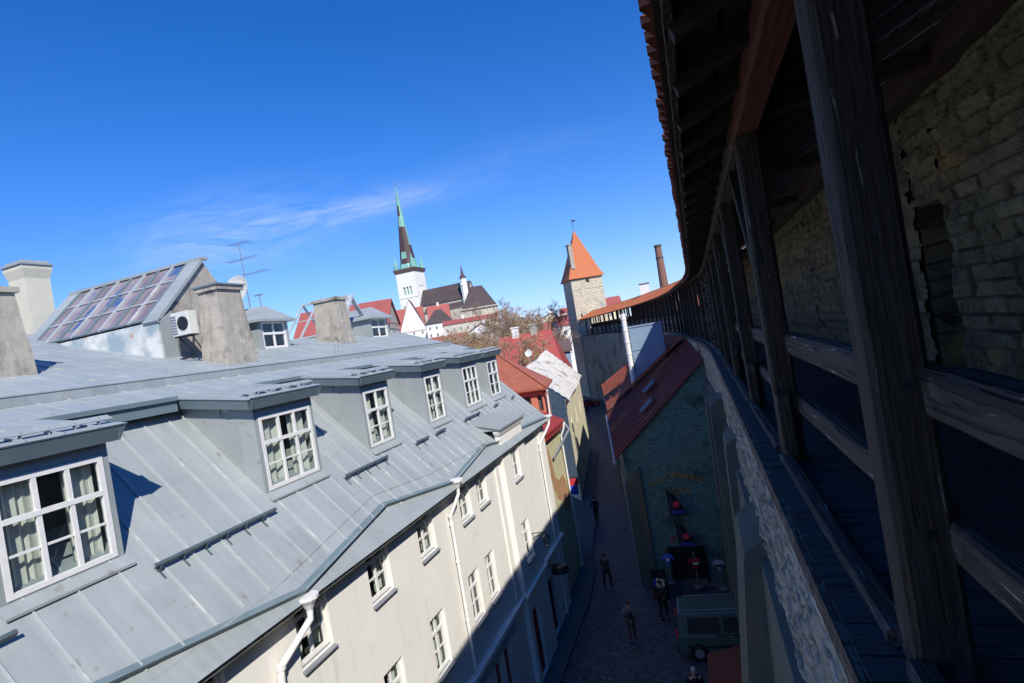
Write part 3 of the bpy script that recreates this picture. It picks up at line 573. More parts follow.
def downpipe(pts, rad=.055, head=None, parent=hs, m='white'):
    p = MB(); p.tube(pts, rad, 10)
    if head: p.lathe(head, [(.07, -.2), (.12, -.1), (.2, 0), (.2, .06), (.17, .06)], 12)
    for q in pts[2:-1:1]: p.tube([Vector(q)+Vector((0, 0, -.04)), Vector(q)+Vector((0, 0, .04))], rad+.018, 10)
    zz = pts[2][2]-1.4
    while zz > -13: p.tube([(pts[2][0], pts[2][1], zz-.03), (pts[2][0], pts[2][1], zz+.03)], rad+.016, 10); zz -= 1.8
    return p.build('downpipe', m, parent, smooth=False)
downpipe([(-7.6, 8.12, -4.3), (-7.6, 8.1, -4.5), (-7.86, 7.5, -5.05), (-7.86, 7.45, -5.4), (-7.86, 7.45, -13.4)], .065, (-7.6, 8.12, -4.12))
downpipe([(-7.62, 14.95, -4.1), (-7.62, 14.93, -4.35), (-7.9, 14.72, -4.95), (-7.9, 14.72, -5.2), (-7.9, 14.72, -13.4)], .055, (-7.62, 14.95, -3.95))
downpipe([(-7.6, 25.9, -4.1), (-7.6, 25.8, -4.35), (-7.9, 24.75, -5.1), (-7.9, 24.7, -5.4), (-7.9, 24.7, -13.3)], .055, (-7.6, 25.9, -3.98))

def stack(nm, x0, x1, y0, y1, z0, zs, zt, m='concrete', parent=hs, cap='concrete', tap=.05):
    c = MB()
    def fr(zb, zt_, e0, e1): c.hexa([(x0-e0, y0-e0, zb), (x1+e0, y0-e0, zb), (x1+e0, y1+e0, zb), (x0-e0, y1+e0, zb), (x0-e1, y0-e1, zt_), (x1+e1, y0-e1, zt_), (x1+e1, y1+e1, zt_), (x0-e1, y1+e1, zt_)])
    fr(z0, zs, .1, .05); fr(zs+.003, zt-.14, .03, -tap); fr(zt-.137, zt, .03, .03)
    o = c.build(nm, m, parent)
    f = MB(); f.box(x0-.14, x1+.14, y0-.14, y1+.14, z0-.2, z0+.16); f.build('flashing', 'zinc', o)
    return o
stack('chimney', -17.3, -15.85, 8.1, 9.0, .95, 2.05, 3.42)
stack('chimney', -15.1, -14.2, 13.5, 14.55, .6, 1.78, 3.38)
stack('chimney', -17.4, -16.0, 22.0, 22.9, 1.1, 1.6, 3.55)
# metal hood on the middle chimney
hd = MB(); hd.box(-15.18, -14.12, 13.42, 14.62, 3.385, 3.44); hd.build('chimney_hood', 'zinc_dark', hs)

# big glazed studio roof
gz = MB(); XL, XR, YF, YR, ZB, ZF, ZR = -23.6, -16.5, 13.2, 15.3, 1.1, 2.62, 4.82
ns = Vector((0, -(ZR-ZF), (YR-YF))).normalized()   # outward normal of the glass
G = lambda x, t, o=0: (x+ns.x*o, YF+(YR-YF)*t+ns.y*o, ZF+(ZR-ZF)*t+ns.z*o)
sk = MB(); sk.hexa([(XL, YF+.02, 1.0), (XR, YF+.02, 1.0), (XR, YR+1.6, 1.0), (XL, YR+1.6, 1.0), (XL, YF+.02, ZF-.05), (XR, YF+.02, ZF-.05), (XR, YR+1.6, ZF-.05), (XL, YR+1.6, ZF-.05)])
sk.add([(XR-.05, YF, ZF-.1), (XR-.05, YR, ZR-.06), (XR-.05, YR+1.6, ZF-.1), (XL, YF, ZF-.1), (XL, YR, ZR-.06), (XL, YR+1.6, ZF-.1)], [(0, 1, 2), (3, 4, 5), (1, 2, 5, 4)])
sk_o = sk.build('studio_skylight', 'concrete', hs)
f = MB()
f.hexa([G(XR-.62, -.04), G(XR+.06, -.04), G(XR+.06, 1.02), G(XR-.62, 1.02), G(XR-.62, -.04, .1), G(XR+.06, -.04, .1), G(XR+.06, 1.02, .1), G(XR-.62, 1.02, .1)])
f.hexa([G(XL-.05, -.04), G(XL+.7, -.04), G(XL+.7, 1.02), G(XL-.05, 1.02), G(XL-.05, -.04, .1), G(XL+.7, -.04, .1), G(XL+.7, 1.02, .1), G(XL-.05, 1.02, .1)])
f.beam((XL, YR, ZR+.05), (XR+.08, YR, ZR+.05), .3, .1)
f.hexa([(XR, YF+.05, 1.2), (XR+.06, YF-.05, 1.2), (XR+.06, YF+.5, 1.2), (XR, YF+.5, 1.2), (XR, YF, ZF), (XR+.06, YF-.06, ZF), (XR+.06, YF+.45, ZF+.3), (XR, YF+.45, ZF+.3)])
f.build('flashing', 'zinc', sk_o)
f = MB(); f.hexa([(XL, YF-.12, 1.0), (XR, YF-.12, 1.0), (XR, YF+.01, 1.0), (XL, YF+.01, 1.0), (XL, YF-.06, ZF-.02), (XR, YF-.06, ZF-.02), (XR, YF+.01, ZF-.02), (XL, YF+.01, ZF-.02)]); f.build('base_flashing', mat('patched_flashing', (.27, .34, .37), (.62, .62, .58), rough=.6, scale=.9, contrast=2.2, extra=[((.45, .24, .12), 1.6, .64, .05)]), sk_o)
gx0, gx1 = XL+.7, XR-.62; nb = 8; f1 = MB(); f2 = MB(); gp = MB()
for k in range(nb+1):
    x = gx0+(gx1-gx0)*k/nb; (f1 if k % 2 else f2).beam(G(x, .0, .09), G(x, 1, .09), .07, .07, up=ns)
for k in (1, 2): f1.beam(G(gx0, k/3, .08), G(gx1, k/3, .08), .06, .05, up=ns)
f2.beam(G(gx0, .01, .085), G(gx1, .01, .085), .06, .06, up=ns)
gp.quad(G(gx0, 0, .05), G(gx1, 0, .05), G(gx1, 1, .05), G(gx0, 1, .05))
f1.build('glazing_bar', 'zinc_pale', sk_o); f2.build('glazing_bar', 'zinc_dark', sk_o)
gp.build('pane', mat('blind_behind_glass', (.20, .155, .17), (.32, .26, .27), rough=.07, scale=.9, spec=.9, contrast=2, stretch=(1, 1, 1), extra=[((.34, .34, .27), .4, .60, .04), ((.07, .12, .24), .9, .60, .05)]), sk_o)
# second glazed roof further on
f = MB(); a_, b_, c_ = Vector((-20.8, 23.6, 2.0)), Vector((-17.6, 23.6, 2.0)), Vector((0, 1.9, 2.0))
for k in range(4): p = a_.lerp(b_, k/3); f.beam(p, p+c_, .1, .08)
f.beam(a_+c_, b_+c_, .12, .1); f.beam(a_+c_/2, b_+c_/2, .06, .05); f.beam(a_, b_, .12, .1)
f.beam(a_+c_, a_+c_+Vector((0, 1.6, -2)), .1, .08); f.beam(b_+c_, b_+c_+Vector((0, 1.6, -2)), .25, .08)
f.beam(b_+Vector((.1, 0, -.4)), b_+c_+Vector((.1, 0, 0)), .35, .1)
f.build('glazing_frame', 'zinc_pale', hs)

# two hipped dormers beyond the ridge chimneys
def hip_dormer(xf, ya, yb, zb, zt, zr, xb, m1='zinc'):
    d = MB(); d.add([(xf, ya, zb), (xf, yb, zb), (xb, yb, zb), (xb, ya, zb), (xf, ya, zt), (xf, yb, zt), (xb, yb, zt), (xb, ya, zt)], [(0, 3, 7, 4), (1, 2, 6, 5), (2, 3, 7, 6)])
    W = yb-ya; holed_wall(d, (xf, ya, 0), (0, 1, 0), (1, 0, 0), W, zb, zt, [(.12, W-.12, zb+.1, zt-.06)], .12)
    o = d.build('dormer', m1, hs)
    rf = MB(); e = .25; ym = (ya+yb)/2
    vs = [(xf+e, ya-e, zt), (xf+e, yb+e, zt), (xb, yb+e, zt), (xb, ya-e, zt), (xf-.35, ym, zr), (xb, ym, zr), (xf+e, ya-e, zt-.1), (xf+e, yb+e, zt-.1), (xb, yb+e, zt-.1), (xb, ya-e, zt-.1)]
    rf.add(vs, [(0, 1, 4), (1, 2, 5, 4), (2, 3, 5), (3, 0, 4, 5), (0, 1, 7, 6), (1, 2, 8, 7), (3, 0, 6, 9), (6, 7, 8, 9)]); rf.build('dormer_roof', 'zinc', o)
    f = MB(); gl = MB(); window_mesh(f, gl, (xf-.08, ya+.12, zb+.1), (0, 1, 0), (1, 0, 0), W-.24, zt-zb-.16, 2, .55, 0, fr=.1); f.mi(1); f.add(gl.v, gl.f); f.build('window', ['white', 'glass'], o)
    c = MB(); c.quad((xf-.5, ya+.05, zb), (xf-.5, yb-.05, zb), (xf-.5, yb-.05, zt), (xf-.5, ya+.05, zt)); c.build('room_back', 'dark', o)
    return o
hip_dormer(-16.4, 17.35, 18.95, 1.25, 2.55, 3.2, -19.0)
hip_dormer(-17.2, 26.4, 28.3, 1.4, 2.68, 3.35, -20.5)
vp = MB(); vp.tube([(-12.6, 16.9, .2), (-12.6, 16.9, 1.0)], .06, 8); vp.build('vent_pipe', 'zinc', hs)

# things standing on the roof
ac = thing('air_conditioner', 'white air conditioner box fixed beside the tall weathered chimney', 'air conditioner', (-15.55, 13.3, H+1.85))
b = MB(); b.box(-15.95, -15.2, 13.15, 13.5, 1.95, 2.72); b.build('casing', 'ac', ac, bevel=.02)
b = MB(); b.tube([(-15.45, 13.147, 2.34), (-15.45, 13.12, 2.34)], .0, 4); b.v = []; b.f = []; b.m = []
b.lathe((0, 0, 0), [(.0, 0), (.22, 0), (.22, .03), (.0, .03)], 20); b.xform(Matrix.Translation((-15.44, 13.145, 2.34)) @ Matrix.Rotation(pi/2, 4, 'X')); b.build('fan_grille', 'black', ac)
b = MB(); 
for k in range(7): b.box(-15.93, -15.72, 13.125, 13.148, 2.03+.09*k, 2.07+.09*k)
b.build('vent_slats', 'gray_metal', ac)
b = MB(); b.beam((-15.9, 13.3, 1.93), (-15.2, 13.3, 1.93), .3, .04); b.beam((-15.85, 13.3, 1.9), (-15.4, 13.4, 1.3), .04, .04); b.beam((-15.3, 13.3, 1.9), (-15.15, 13.5, 1.35), .04, .04); b.tube([(-15.25, 13.3, 1.9), (-15.2, 13.2, 1.6), (-15.1, 13.25, 1.4), (-15.4, 13.3, 1.25), (-15.9, 13.2, 1.2)], .035, 6); b.build('bracket', 'black', ac)
an = thing('roof_antenna', 'tall thin mast with three crossed television aerials above the grey roof', 'antenna', (-19.2, 20, H+1.6))
b = MB(); b.tube([(-19.2, 20, 1.6), (-19.25, 20, 4.2), (-19.3, 20, 6.75)], [.04, .028, .018], 8); b.build('mast', 'gray_metal', an)
def aerial(z, l, side, k):
    b = MB(); b.tube([(-19.3-l*side, 20, z), (-19.3+l, 20, z)], .012, 5)
    for i in range(k): x = -19.3-l*side+(l+l*side)*(i+.5)/k; b.tube([(x, 19.7, z), (x, 20.3, z)], .007, 4)
    return b.build('aerial', 'gray_metal', an)
aerial(6.6, .65, .9, 7); aerial(5.85, .95, .9, 9); aerial(5.1, 1.5, 0, 8)
b = MB(); b.tube([(-18.6, 20, 1.6), (-18.6, 20, 4.1)], .025, 6); b.tube([(-18.9, 20, 4.05), (-18.4, 20, 4.05)], .03, 6); tag(b.build('small_aerial', 'gray_metal', loc=(-18.6, 20, H+1.6)), 'short thin grey mast beside the tall aerial', 'antenna')
ds = thing('satellite_dish', 'white round satellite dish partly hidden by the tall weathered chimney', 'satellite dish', (-17.6, 18.2, H+2))
b = MB(); b.lathe((0, 0, 0), [(.0, 0), (.3, .03), (.5, .08), (.66, .16), (.67, .17), (.5, .1), (.0, .02)], 24); b.xform(Matrix.Translation((-17.7, 17.9, 3.95)) @ Matrix.Rotation(radians(72), 4, 'X') @ Matrix.Rotation(radians(0), 4, 'Y')); b.build('dish', 'ac', ds)
b = MB(); b.tube([(-17.7, 18.0, 1.5), (-17.7, 18.0, 3.9)], .035, 6); b.tube([(-17.7, 17.9, 3.6), (-17.7, 17.3, 3.8)], .02, 5); b.build('arm', 'gray_metal', ds)
wc = thing('chimney_stack', 'wide cream chimney with flared grey capped top behind the glazed roof', 'chimney', (-28, 16.5, 0))
c = MB()
def ring(mb, x0, x1, y0, y1, za, zb, e0, e1): mb.hexa([(x0-e0, y0-e0, za), (x1+e0, y0-e0, za), (x1+e0, y1+e0, za), (x0-e0, y1+e0, za), (x0-e1, y0-e1, zb), (x1+e1, y0-e1, zb), (x1+e1, y1+e1, zb), (x0-e1, y1+e1, zb)])
ring(c, -28.7, -27.55, 16, 17.0, -H, 4.6, .1, .0); ring(c, -28.7, -27.55, 16, 17.0, 4.603, 6.4, .0, .0); ring(c, -28.7, -27.55, 16, 17.0, 6.403, 6.8, .0, .1); ring(c, -28.7, -27.55, 16, 17.0, 6.803, 6.98, .1, .1)
c.build('shaft', mat('old_cream_render', (.62, .59, .46), (.54, .52, .42), scale=1.5, rough=.9), wc); c = MB(); ring(c, -28.7, -27.55, 16, 17.0, 6.984, 7.06, .16, .16); ring(c, -28.7, -27.55, 16, 17.0, 7.062, 7.2, .05, .02); c.build('cap', 'zinc', wc)

# ================================================================== neighbours down the street
def plain_window(parent, X0, ya, yb, z0, z1): return wall_window(parent, X0, ya, yb, z0, z1, curt=False)
b2 = thing('narrow_house', 'narrow yellow-green house with a bare brick patch and red sheet roof', 'house', (-8.3, 28, 0))
w = MB(); w.box(-12, -8.3, 26.15, 30.2, -H, -4.95); w.build('wall', 'ochre', b2)
w = MB(); w.hexa([(-7.95, 26.1, -5.05), (-7.95, 30.3, -5.05), (-11.5, 30.3, -3.3), (-11.5, 26.1, -3.3), (-7.95, 26.1, -4.95), (-7.95, 30.3, -4.95), (-11.5, 30.3, -3.18), (-11.5, 26.1, -3.18)])
for k in range(9): w.beam((-7.97, 26.2+.48*k, -4.93), (-11.5, 26.2+.48*k, -3.17), .02, .04)
w.box(-8.26, -8.0, 26.12, 30.28, -5.3, -5.06); w.build('roof', 'redroof', b2)
pp = [(26.7, -6.2), (27.2, -5.75), (27.5, -6.6), (27.75, -7.6), (28.4, -7.9), (29.2, -7.8), (29.7, -8.3), (29.95, -9.3), (29.5, -10.0), (28.8, -9.7), (28.3, -9.0), (27.6, -8.7), (27.2, -8.0), (26.9, -7.3), (26.6, -6.8)]
w = MB(); w.prism([(-8.3, a, c) for a, c in pp], (.012, 0, 0)); w.build('brick_patch', 'patch', b2)
pp = [(26.2, -9.0), (26.55, -9.6), (26.7, -11.0), (26.6, -12.6), (26.2, -13.2)]
w = MB(); w.prism([(-8.3, a, c) for a, c in pp], (.012, 0, 0)); w.build('brick_patch', 'patch', b2)
w = MB(); w.tube([(-8.0, 30.2, -5.1), (-7.7, 30.0, -5.5), (-8.15, 28.0, -6.4), (-8.15, 27.6, -6.5)], .07, 8); w.build('downpipe', 'gray_metal', b2)
w = MB(); w.tube([(-7.98, 30.1, -5.0), (-8.0, 30.0, -5.4), (-8.2, 29.9, -5.8), (-8.2, 29.9, -13.3)], .05, 8); w.build('downpipe', 'white', b2)
w = MB(); w.box(-8.34, -8.28, 28.75, 29.15, -9.2, -8.85); w.build('vent', 'dark', b2)

b3 = thing('salmon_house', 'salmon coloured house with a red tiled roof rising behind the narrow yellow-green one', 'house', (-10, 32, 0))
w = MB(); holed_wall(w, (-13.2, 30.4, 0), (1, 0, 0), (0, -1, 0), 4.4, -H, -3.05, [(2.95, 3.4, -4.3, -3.4), (3.8, 4.1, -4.3, -3.4)], .15)
w.quad((-8.8, 30.4, -H), (-9.4, 33.0, -H), (-9.4, 33.0, -3.05), (-8.8, 30.4, -3.05)); w.quad((-9.4, 33.0, -H), (-13.8, 33.0, -H), (-13.8, 33.0, -3.05), (-9.4, 33.0, -3.05)); w.build('wall', 'pinkwall', b3)
w = MB(); A_, B_, C_, D_, E_ = (-8.6, 30.0, -3.05), (-14.5, 30.0, -3.05), (-12.95, 34.6, -.85), (-14.5, 34.6, -.85), (-9.5, 34.8, -3.05)
w.add([A_, B_, D_, C_, E_]+[(p[0], p[1], p[2]+.12) for p in (A_, B_, D_, C_, E_)], [(5, 6, 7, 8), (5, 8, 9), (0, 1, 6, 5), (0, 5, 9, 4), (0, 3, 2, 1), (0, 4, 3)])
w.beam(Vector(A_)+Vector((0, 0, .14)), Vector(C_)+Vector((0, 0, .14)), .16, .08); w.build('roof', 'redtile', b3)
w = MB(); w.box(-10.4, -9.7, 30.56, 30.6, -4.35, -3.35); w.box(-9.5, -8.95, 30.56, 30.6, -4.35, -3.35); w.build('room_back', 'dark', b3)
w = MB(); w.tube([(-8.62, 30.05, -3.1), (-8.7, 30.2, -3.4), (-8.78, 30.3, -5.0)], .06, 8); w.build('downpipe', 'white', b3)

b4 = thing('yellow_house', 'pale yellow house with a blotchy whitewashed roof at the bend of the street', 'house', (-12, 50, 0))
w = MB()
fy = Vector((-2.5, 17.7, 0)).normalized(); fn_ = Vector((fy.y, -fy.x, 0))
Lf = 18.0
hl = []
for k in range(3): hl += [(2.0+5.2*k, 2.8+5.2*k, -8.4, -7.1)]
holed_wall(w, (-10.7, 42, 0), fy, fn_, Lf, -H, -5.3, hl, .18)
w.quad((-10.7, 42, -H), (-15.8, 48.4, -H), (-15.8, 48.4, -3.0), (-10.7, 42, -5.3)); w.quad((-15.8, 48.4, -H), (-19.5, 53, -H), (-19.5, 53, -5.3), (-15.8, 48.4, -3.0))
e1 = Vector((-10.7, 42, 0))+fy*Lf
w.quad(tuple(e1)[:2]+(-H,), (-20, 59, -H), (-20, 59, -4), tuple(e1)[:2]+(-5.3,)); w.build('wall', 'yellowwall', b4)
for h_ in hl:
    f = MB(); gl = MB(); window_mesh(f, gl, Vector((-10.7, 42, h_[2]))+fy*h_[0]-fn_*.12, fy, fn_, .9, h_[3]-h_[2], 2, .64, 1, fr=.08); f.mi(1); f.add(gl.v, gl.f); f.build('window', ['white', 'glass_dark'], b4)
w = MB(); 
nx, ny_ = 22, 16; rr = random.Random(5); vs = []
for i in range(nx+1):
    for j in range(ny_+1):
        t = i/nx; q = j/ny_; E0 = Vector((-10.3, 41.7, -5.35)).lerp(Vector((-12.95, 60.2, -5.2)), t); R0 = Vector((-15.9, 48.1, -2.85)).lerp(Vector((-16.1, 58.5, -1.6)), t)
        p = E0.lerp(R0, q); vs.append((p.x, p.y, p.z+rr.uniform(-.04, .04)+.08*sin(t*9)+(.07 if j % 2 else 0)))
w.add(vs, [(i*(ny_+1)+j, (i+1)*(ny_+1)+j, (i+1)*(ny_+1)+j+1, i*(ny_+1)+j+1) for i in range(nx) for j in range(ny_)])
w.quad((-15.9, 48.1, -2.85), (-16.1, 58.5, -1.6), (-20.5, 60, -5.2), (-19.9, 53.2, -5.4)); w.prism([(-10.3, 41.7, -5.37), (-15.9, 48.1, -2.88), (-15.9, 48.1, -3.1), (-10.3, 41.7, -5.55)], (.15, .15, 0)); w.build('roof', 'whitetile', b4)

aw = thing('sign_box', 'red and blue sign box hanging over the street beside the yellow house', 'sign', (-9.9, 39.8, 0))
w = MB(); w.box(-11.0, -10.2, 39.7, 39.95, -11.55, -11.05); w.build('red_panel', 'redcloth', aw); w = MB(); w.box(-10.95, -10.3, 39.7, 39.95, -12.25, -11.553); w.build('blue_panel', 'bluecloth', aw)
w = MB(); w.beam((-11.2, 39.83, -11.0), (-10.2, 39.83, -11.0), .05, .05); w.build('bracket', 'black', aw)

# ================================================================== town wall, gallery, tower
PATH = [(-24, .38), (20, .38), (26, .2), (32, -.3), (42, -1.3), (53, -3.2), (66, -6.4), (82, -11.3), (95, -16.4), (105, -21.4)]
def catm(y):
    for i in range(len(PATH)-1):
        if PATH[i][0] <= y <= PATH[i+1][0]:
            a, b = PATH[i], PATH[i+1]; p0 = PATH[i-1] if i else a; p3 = PATH[i+2] if i+2 < len(PATH) else b
            h = b[0]-a[0]; t = (y-a[0])/h
            m0 = (b[1]-p0[1])/(b[0]-p0[0]) if i else 0; m1 = (p3[1]-a[1])/(p3[0]-a[0])
            return (2*t**3-3*t**2+1)*a[1]+(t**3-2*t**2+t)*h*m0+(-2*t**3+3*t**2)*b[1]+(t**3-t**2)*h*m1
    return PATH[-1][1]
SS = []; y = -24.0; d = 0; px_ = catm(y)
while y < 105: SS.append((d, y)); y2 = y+.25; x2 = catm(y2); d += sqrt(.0625+(x2-px_)**2); y = y2; px_ = x2
def S(s):        # arc length -> point and inward normal
    k = min(max(s/SS[-1][0]*len(SS), 0), len(SS)-1); i = min(int(k), len(SS)-1)
    while i > 0 and SS[i][0] > s: i -= 1
    while i < len(SS)-2 and SS[i+1][0] < s: i += 1
    t = (s-SS[i][0])/max(1e-6, SS[min(i+1, len(SS)-1)][0]-SS[i][0]); y = SS[i][1]+.25*t; x = catm(min(y, 105)); dx = (catm(min(y+.3, 105))-catm(max(y-.3, -24)))/.6
    tn = Vector((dx, 1, 0)).normalized(); return Vector((x, y, 0)), Vector((tn.y, -tn.x, 0)), tn
def sY(y): return next((a for a, b in SS if b >= y), SS[-1][0])
SMAX = SS[-1][0]
def lift(y): return 0 if y < 25 else min(.4, (y-25)/60*.4)
def Q(s, off, z): p, n, t = S(s); q = p+n*off; return (q.x, q.y, z+lift(q.y if off < 3 else p.y))
def strip(mb, s0, s1, step, prof, close=False):
    n = max(1, int((s1-s0)/step)); vs = []; m = len(prof)
    for i in range(n+1):
        s = s0+(s1-s0)*i/n
        for (o, z) in prof: vs.append(Q(s, o, z) if z > -13 else Q(s, o, z-lift(S(s)[0].y)))
    kk = m if close else m-1
    fs = [(i*m+k, i*m+(k+1) % m, (i+1)*m+(k+1) % m, (i+1)*m+k) for i in range(n) for k in range(kk)]
    if close: fs += [tuple(range(m)), tuple(range(n*m, n*m+m))]
    return mb.add(vs, fs)

tw = thing('town_wall', 'long curved limestone town wall with plastered buttress piers carrying the wooden gallery', 'town wall', (1.5, 10, 0))
# rough block-faced surfaces, one tone per stone
def blockface(name, m, fn, u0, u1, v0, v1, step, bw, bh, depth, seed=1, parent=None):
    from mathutils import noise
    nu = int((u1-u0)/step); nv = max(1, int((v1-v0)/step)); vs = []; tone = []
    rnd = {}
    def R(*k):
        if k not in rnd: rnd[k] = random.Random(hash((seed,)+k)).random()
        return rnd[k]
    for i in range(nu+1):
        for j in range(nv+1):
            u = u0+(u1-u0)*i/nu; v = v0+(v1-v0)*j/nv
            uu = u+.025*noise.noise((u*3, v*3, seed)); vv = v+.018*noise.noise((u*2.2, v*2.2, seed+9))
            row = floor(vv/bh); fv = vv/bh-row
            w_ = bw*(.7+.9*R(row, 0)); ux = uu/w_+R(row, 1)*7; col = floor(ux); fu = ux-col
            ed = min(min(fu, 1-fu)*w_, min(fv, 1-fv)*bh)
            body = min(1, ed/.014); body = body*body*(3-2*body)
            dp = depth*(.25+.75*R(row, col, 2)+.5*(R(row, col, 7)-.5)*(fu-.5)+.6*(R(row, col, 8)-.5)*(fv-.5))*body+.020*noise.noise((u*16, v*16, 3))+.012*noise.noise((u*37, v*37, 5))+.045*noise.noise((u*3, v*4, 7))
            vs.append(fn(u, v, dp)); tone.append((R(row, col, 5), body))
    b = MB(); b.add(vs, [(i*(nv+1)+j, (i+1)*(nv+1)+j, (i+1)*(nv+1)+j+1, i*(nv+1)+j+1) for i in range(nu) for j in range(nv)])
    o = b.build(name, m, parent)
    at = o.data.attributes.new('tone', 'FLOAT', 'POINT'); at.data.foreach_set('value', [t[0] for t in tone])
    at = o.data.attributes.new('joint', 'FLOAT', 'POINT'); at.data.foreach_set('value', [t[1] for t in tone])
    return o
def tonemat(name, ca_, cb_, cm, stain):
    m = bpy.data.materials.new(name); m.use_nodes = True; t = m.node_tree; p = t.nodes['Principled BSDF']; p.inputs['Roughness'].default_value = .92; ln = t.links.new
    a = t.nodes.new('ShaderNodeAttribute'); a.attribute_name = 'tone'; j = t.nodes.new('ShaderNodeAttribute'); j.attribute_name = 'joint'
    tc = t.nodes.new('ShaderNodeTexCoord'); n = t.nodes.new('ShaderNodeTexNoise'); n.inputs['Scale'].default_value = 7; n.inputs['Detail'].default_value = 9; n.inputs['Roughness'].default_value = .7; ln(tc.outputs['Object'], n.inputs['Vector'])
    mi = t.nodes.new('ShaderNodeMix'); mi.data_type = 'RGBA'; mi.inputs['A'].default_value = ca_+(1,); mi.inputs['B'].default_value = cb_+(1,); ln(a.outputs['Fac'], mi.inputs['Factor'])
    m2 = t.nodes.new('ShaderNodeMix'); m2.data_type = 'RGBA'; m2.inputs['A'].default_value = cm+(1,); ln(j.outputs['Fac'], m2.inputs['Factor']); ln(mi.outputs['Result'], m2.inputs['B'])
    mr = t.nodes.new('ShaderNodeMapRange'); ln(n.outputs['Fac'], mr.inputs['Value']); mr.inputs['From Min'].default_value = .3; mr.inputs['From Max'].default_value = .7; mr.inputs['To Min'].default_value = .6; mr.inputs['To Max'].default_value = 1.3
    s = t.nodes.new('ShaderNodeVectorMath'); s.operation = 'SCALE'; ln(m2.outputs['Result'], s.inputs[0]); ln(mr.outputs[0], s.inputs['Scale']); last = s.outputs[0]
    for (c3, s3, th, wd) in stain:
        n3 = t.nodes.new('ShaderNodeTexNoise'); n3.inputs['Scale'].default_value = s3; n3.inputs['Detail'].default_value = 6; ln(tc.outputs['Object'], n3.inputs['Vector']); r3 = t.nodes.new('ShaderNodeMapRange'); r3.inputs['From Min'].default_value = th; r3.inputs['From Max'].default_value = th+wd; ln(n3.outputs['Fac'], r3.inputs['Value'])
        m3 = t.nodes.new('ShaderNodeMix'); m3.data_type = 'RGBA'; ln(r3.outputs[0], m3.inputs['Factor']); ln(last, m3.inputs['A']); m3.inputs['B'].default_value = c3+(1,); last = m3.outputs['Result']
    ln(last, p.inputs['Base Color']); b = t.nodes.new('ShaderNodeBump'); b.inputs['Strength'].default_value = .7; b.inputs['Distance'].default_value = .02; n4 = t.nodes.new('ShaderNodeTexNoise'); n4.inputs['Scale'].default_value = 22; n4.inputs['Detail'].default_value = 8; ln(tc.outputs['Object'], n4.inputs['Vector']); ln(n4.outputs['Fac'], b.inputs['Height']); ln(b.outputs[0], p.inputs['Normal'])
    return m
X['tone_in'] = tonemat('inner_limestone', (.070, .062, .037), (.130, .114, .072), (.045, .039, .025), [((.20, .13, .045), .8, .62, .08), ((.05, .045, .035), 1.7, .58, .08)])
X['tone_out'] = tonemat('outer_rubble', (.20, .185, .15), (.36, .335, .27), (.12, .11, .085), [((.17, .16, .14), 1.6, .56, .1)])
sA, sB = sY(-14), sY(26.5)
# solid body (behind the surfaces)
body = MB(); strip(body, sY(-24), sY(30), .6, [(.10, -3.45), (.10, -1.66), (3.0, -1.66), (3.0, -H), (.10, -H)], True)
strip(body, sY(30), SMAX, 1.0, [(.0, -H), (.0, -1.66), (1.6, -1.66), (1.6, -H)], True)
body.build('wall_core', 'stone_far', tw)
lw = MB(); strip(lw, sY(-24), sY(28), 1.0, [(-.62, -H), (-.08, -3.42), (.095, -3.36), (.095, -H)], True); lw.build('lower_plaster', 'plaster_pier', tw)
s0 = sY(-3)
blockface('outer_face', 'tone_out', lambda u, v, dp: Q(s0+u, .06-dp, v), 0, sY(14)-s0, -3.40, -1.62, .026, .24, .11, .06, 3, tw)
blockface('outer_face', 'tone_out', lambda u, v, dp: Q(sY(14)+u, .06-dp, v), 0, sY(29)-sY(14), -3.40, -1.62, .09, .26, .14, .05, 4, tw)
# inner parapet: rough face near the camera, with a doorway
IO = 2.1
sin0 = sY(-1); sdoor0, sdoor1 = sY(6.5), sY(7.25); send = sY(27)
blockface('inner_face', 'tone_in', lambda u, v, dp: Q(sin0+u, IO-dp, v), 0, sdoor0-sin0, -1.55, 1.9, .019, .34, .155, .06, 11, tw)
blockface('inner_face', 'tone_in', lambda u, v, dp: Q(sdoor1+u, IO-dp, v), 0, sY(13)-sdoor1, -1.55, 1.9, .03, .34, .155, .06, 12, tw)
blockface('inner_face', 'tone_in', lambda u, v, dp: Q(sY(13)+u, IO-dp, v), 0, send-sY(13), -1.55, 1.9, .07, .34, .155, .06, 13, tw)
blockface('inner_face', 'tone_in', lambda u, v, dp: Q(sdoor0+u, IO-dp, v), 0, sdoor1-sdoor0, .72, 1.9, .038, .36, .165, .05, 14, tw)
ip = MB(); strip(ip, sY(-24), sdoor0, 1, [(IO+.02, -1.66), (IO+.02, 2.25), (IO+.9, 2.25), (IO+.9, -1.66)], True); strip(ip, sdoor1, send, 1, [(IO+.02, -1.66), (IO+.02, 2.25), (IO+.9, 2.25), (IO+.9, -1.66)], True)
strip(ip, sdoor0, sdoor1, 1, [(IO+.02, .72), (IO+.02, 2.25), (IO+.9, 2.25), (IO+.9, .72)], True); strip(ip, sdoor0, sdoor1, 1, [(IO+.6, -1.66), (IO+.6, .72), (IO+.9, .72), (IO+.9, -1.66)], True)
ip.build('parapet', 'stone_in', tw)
ip = MB(); strip(ip, send, SMAX, 1.2, [(IO-.3, -1.66), (IO-.3, -.35), (IO+.3, -.35), (IO+.3, -1.66)], True); ip.build('parapet', 'stone_far', tw)
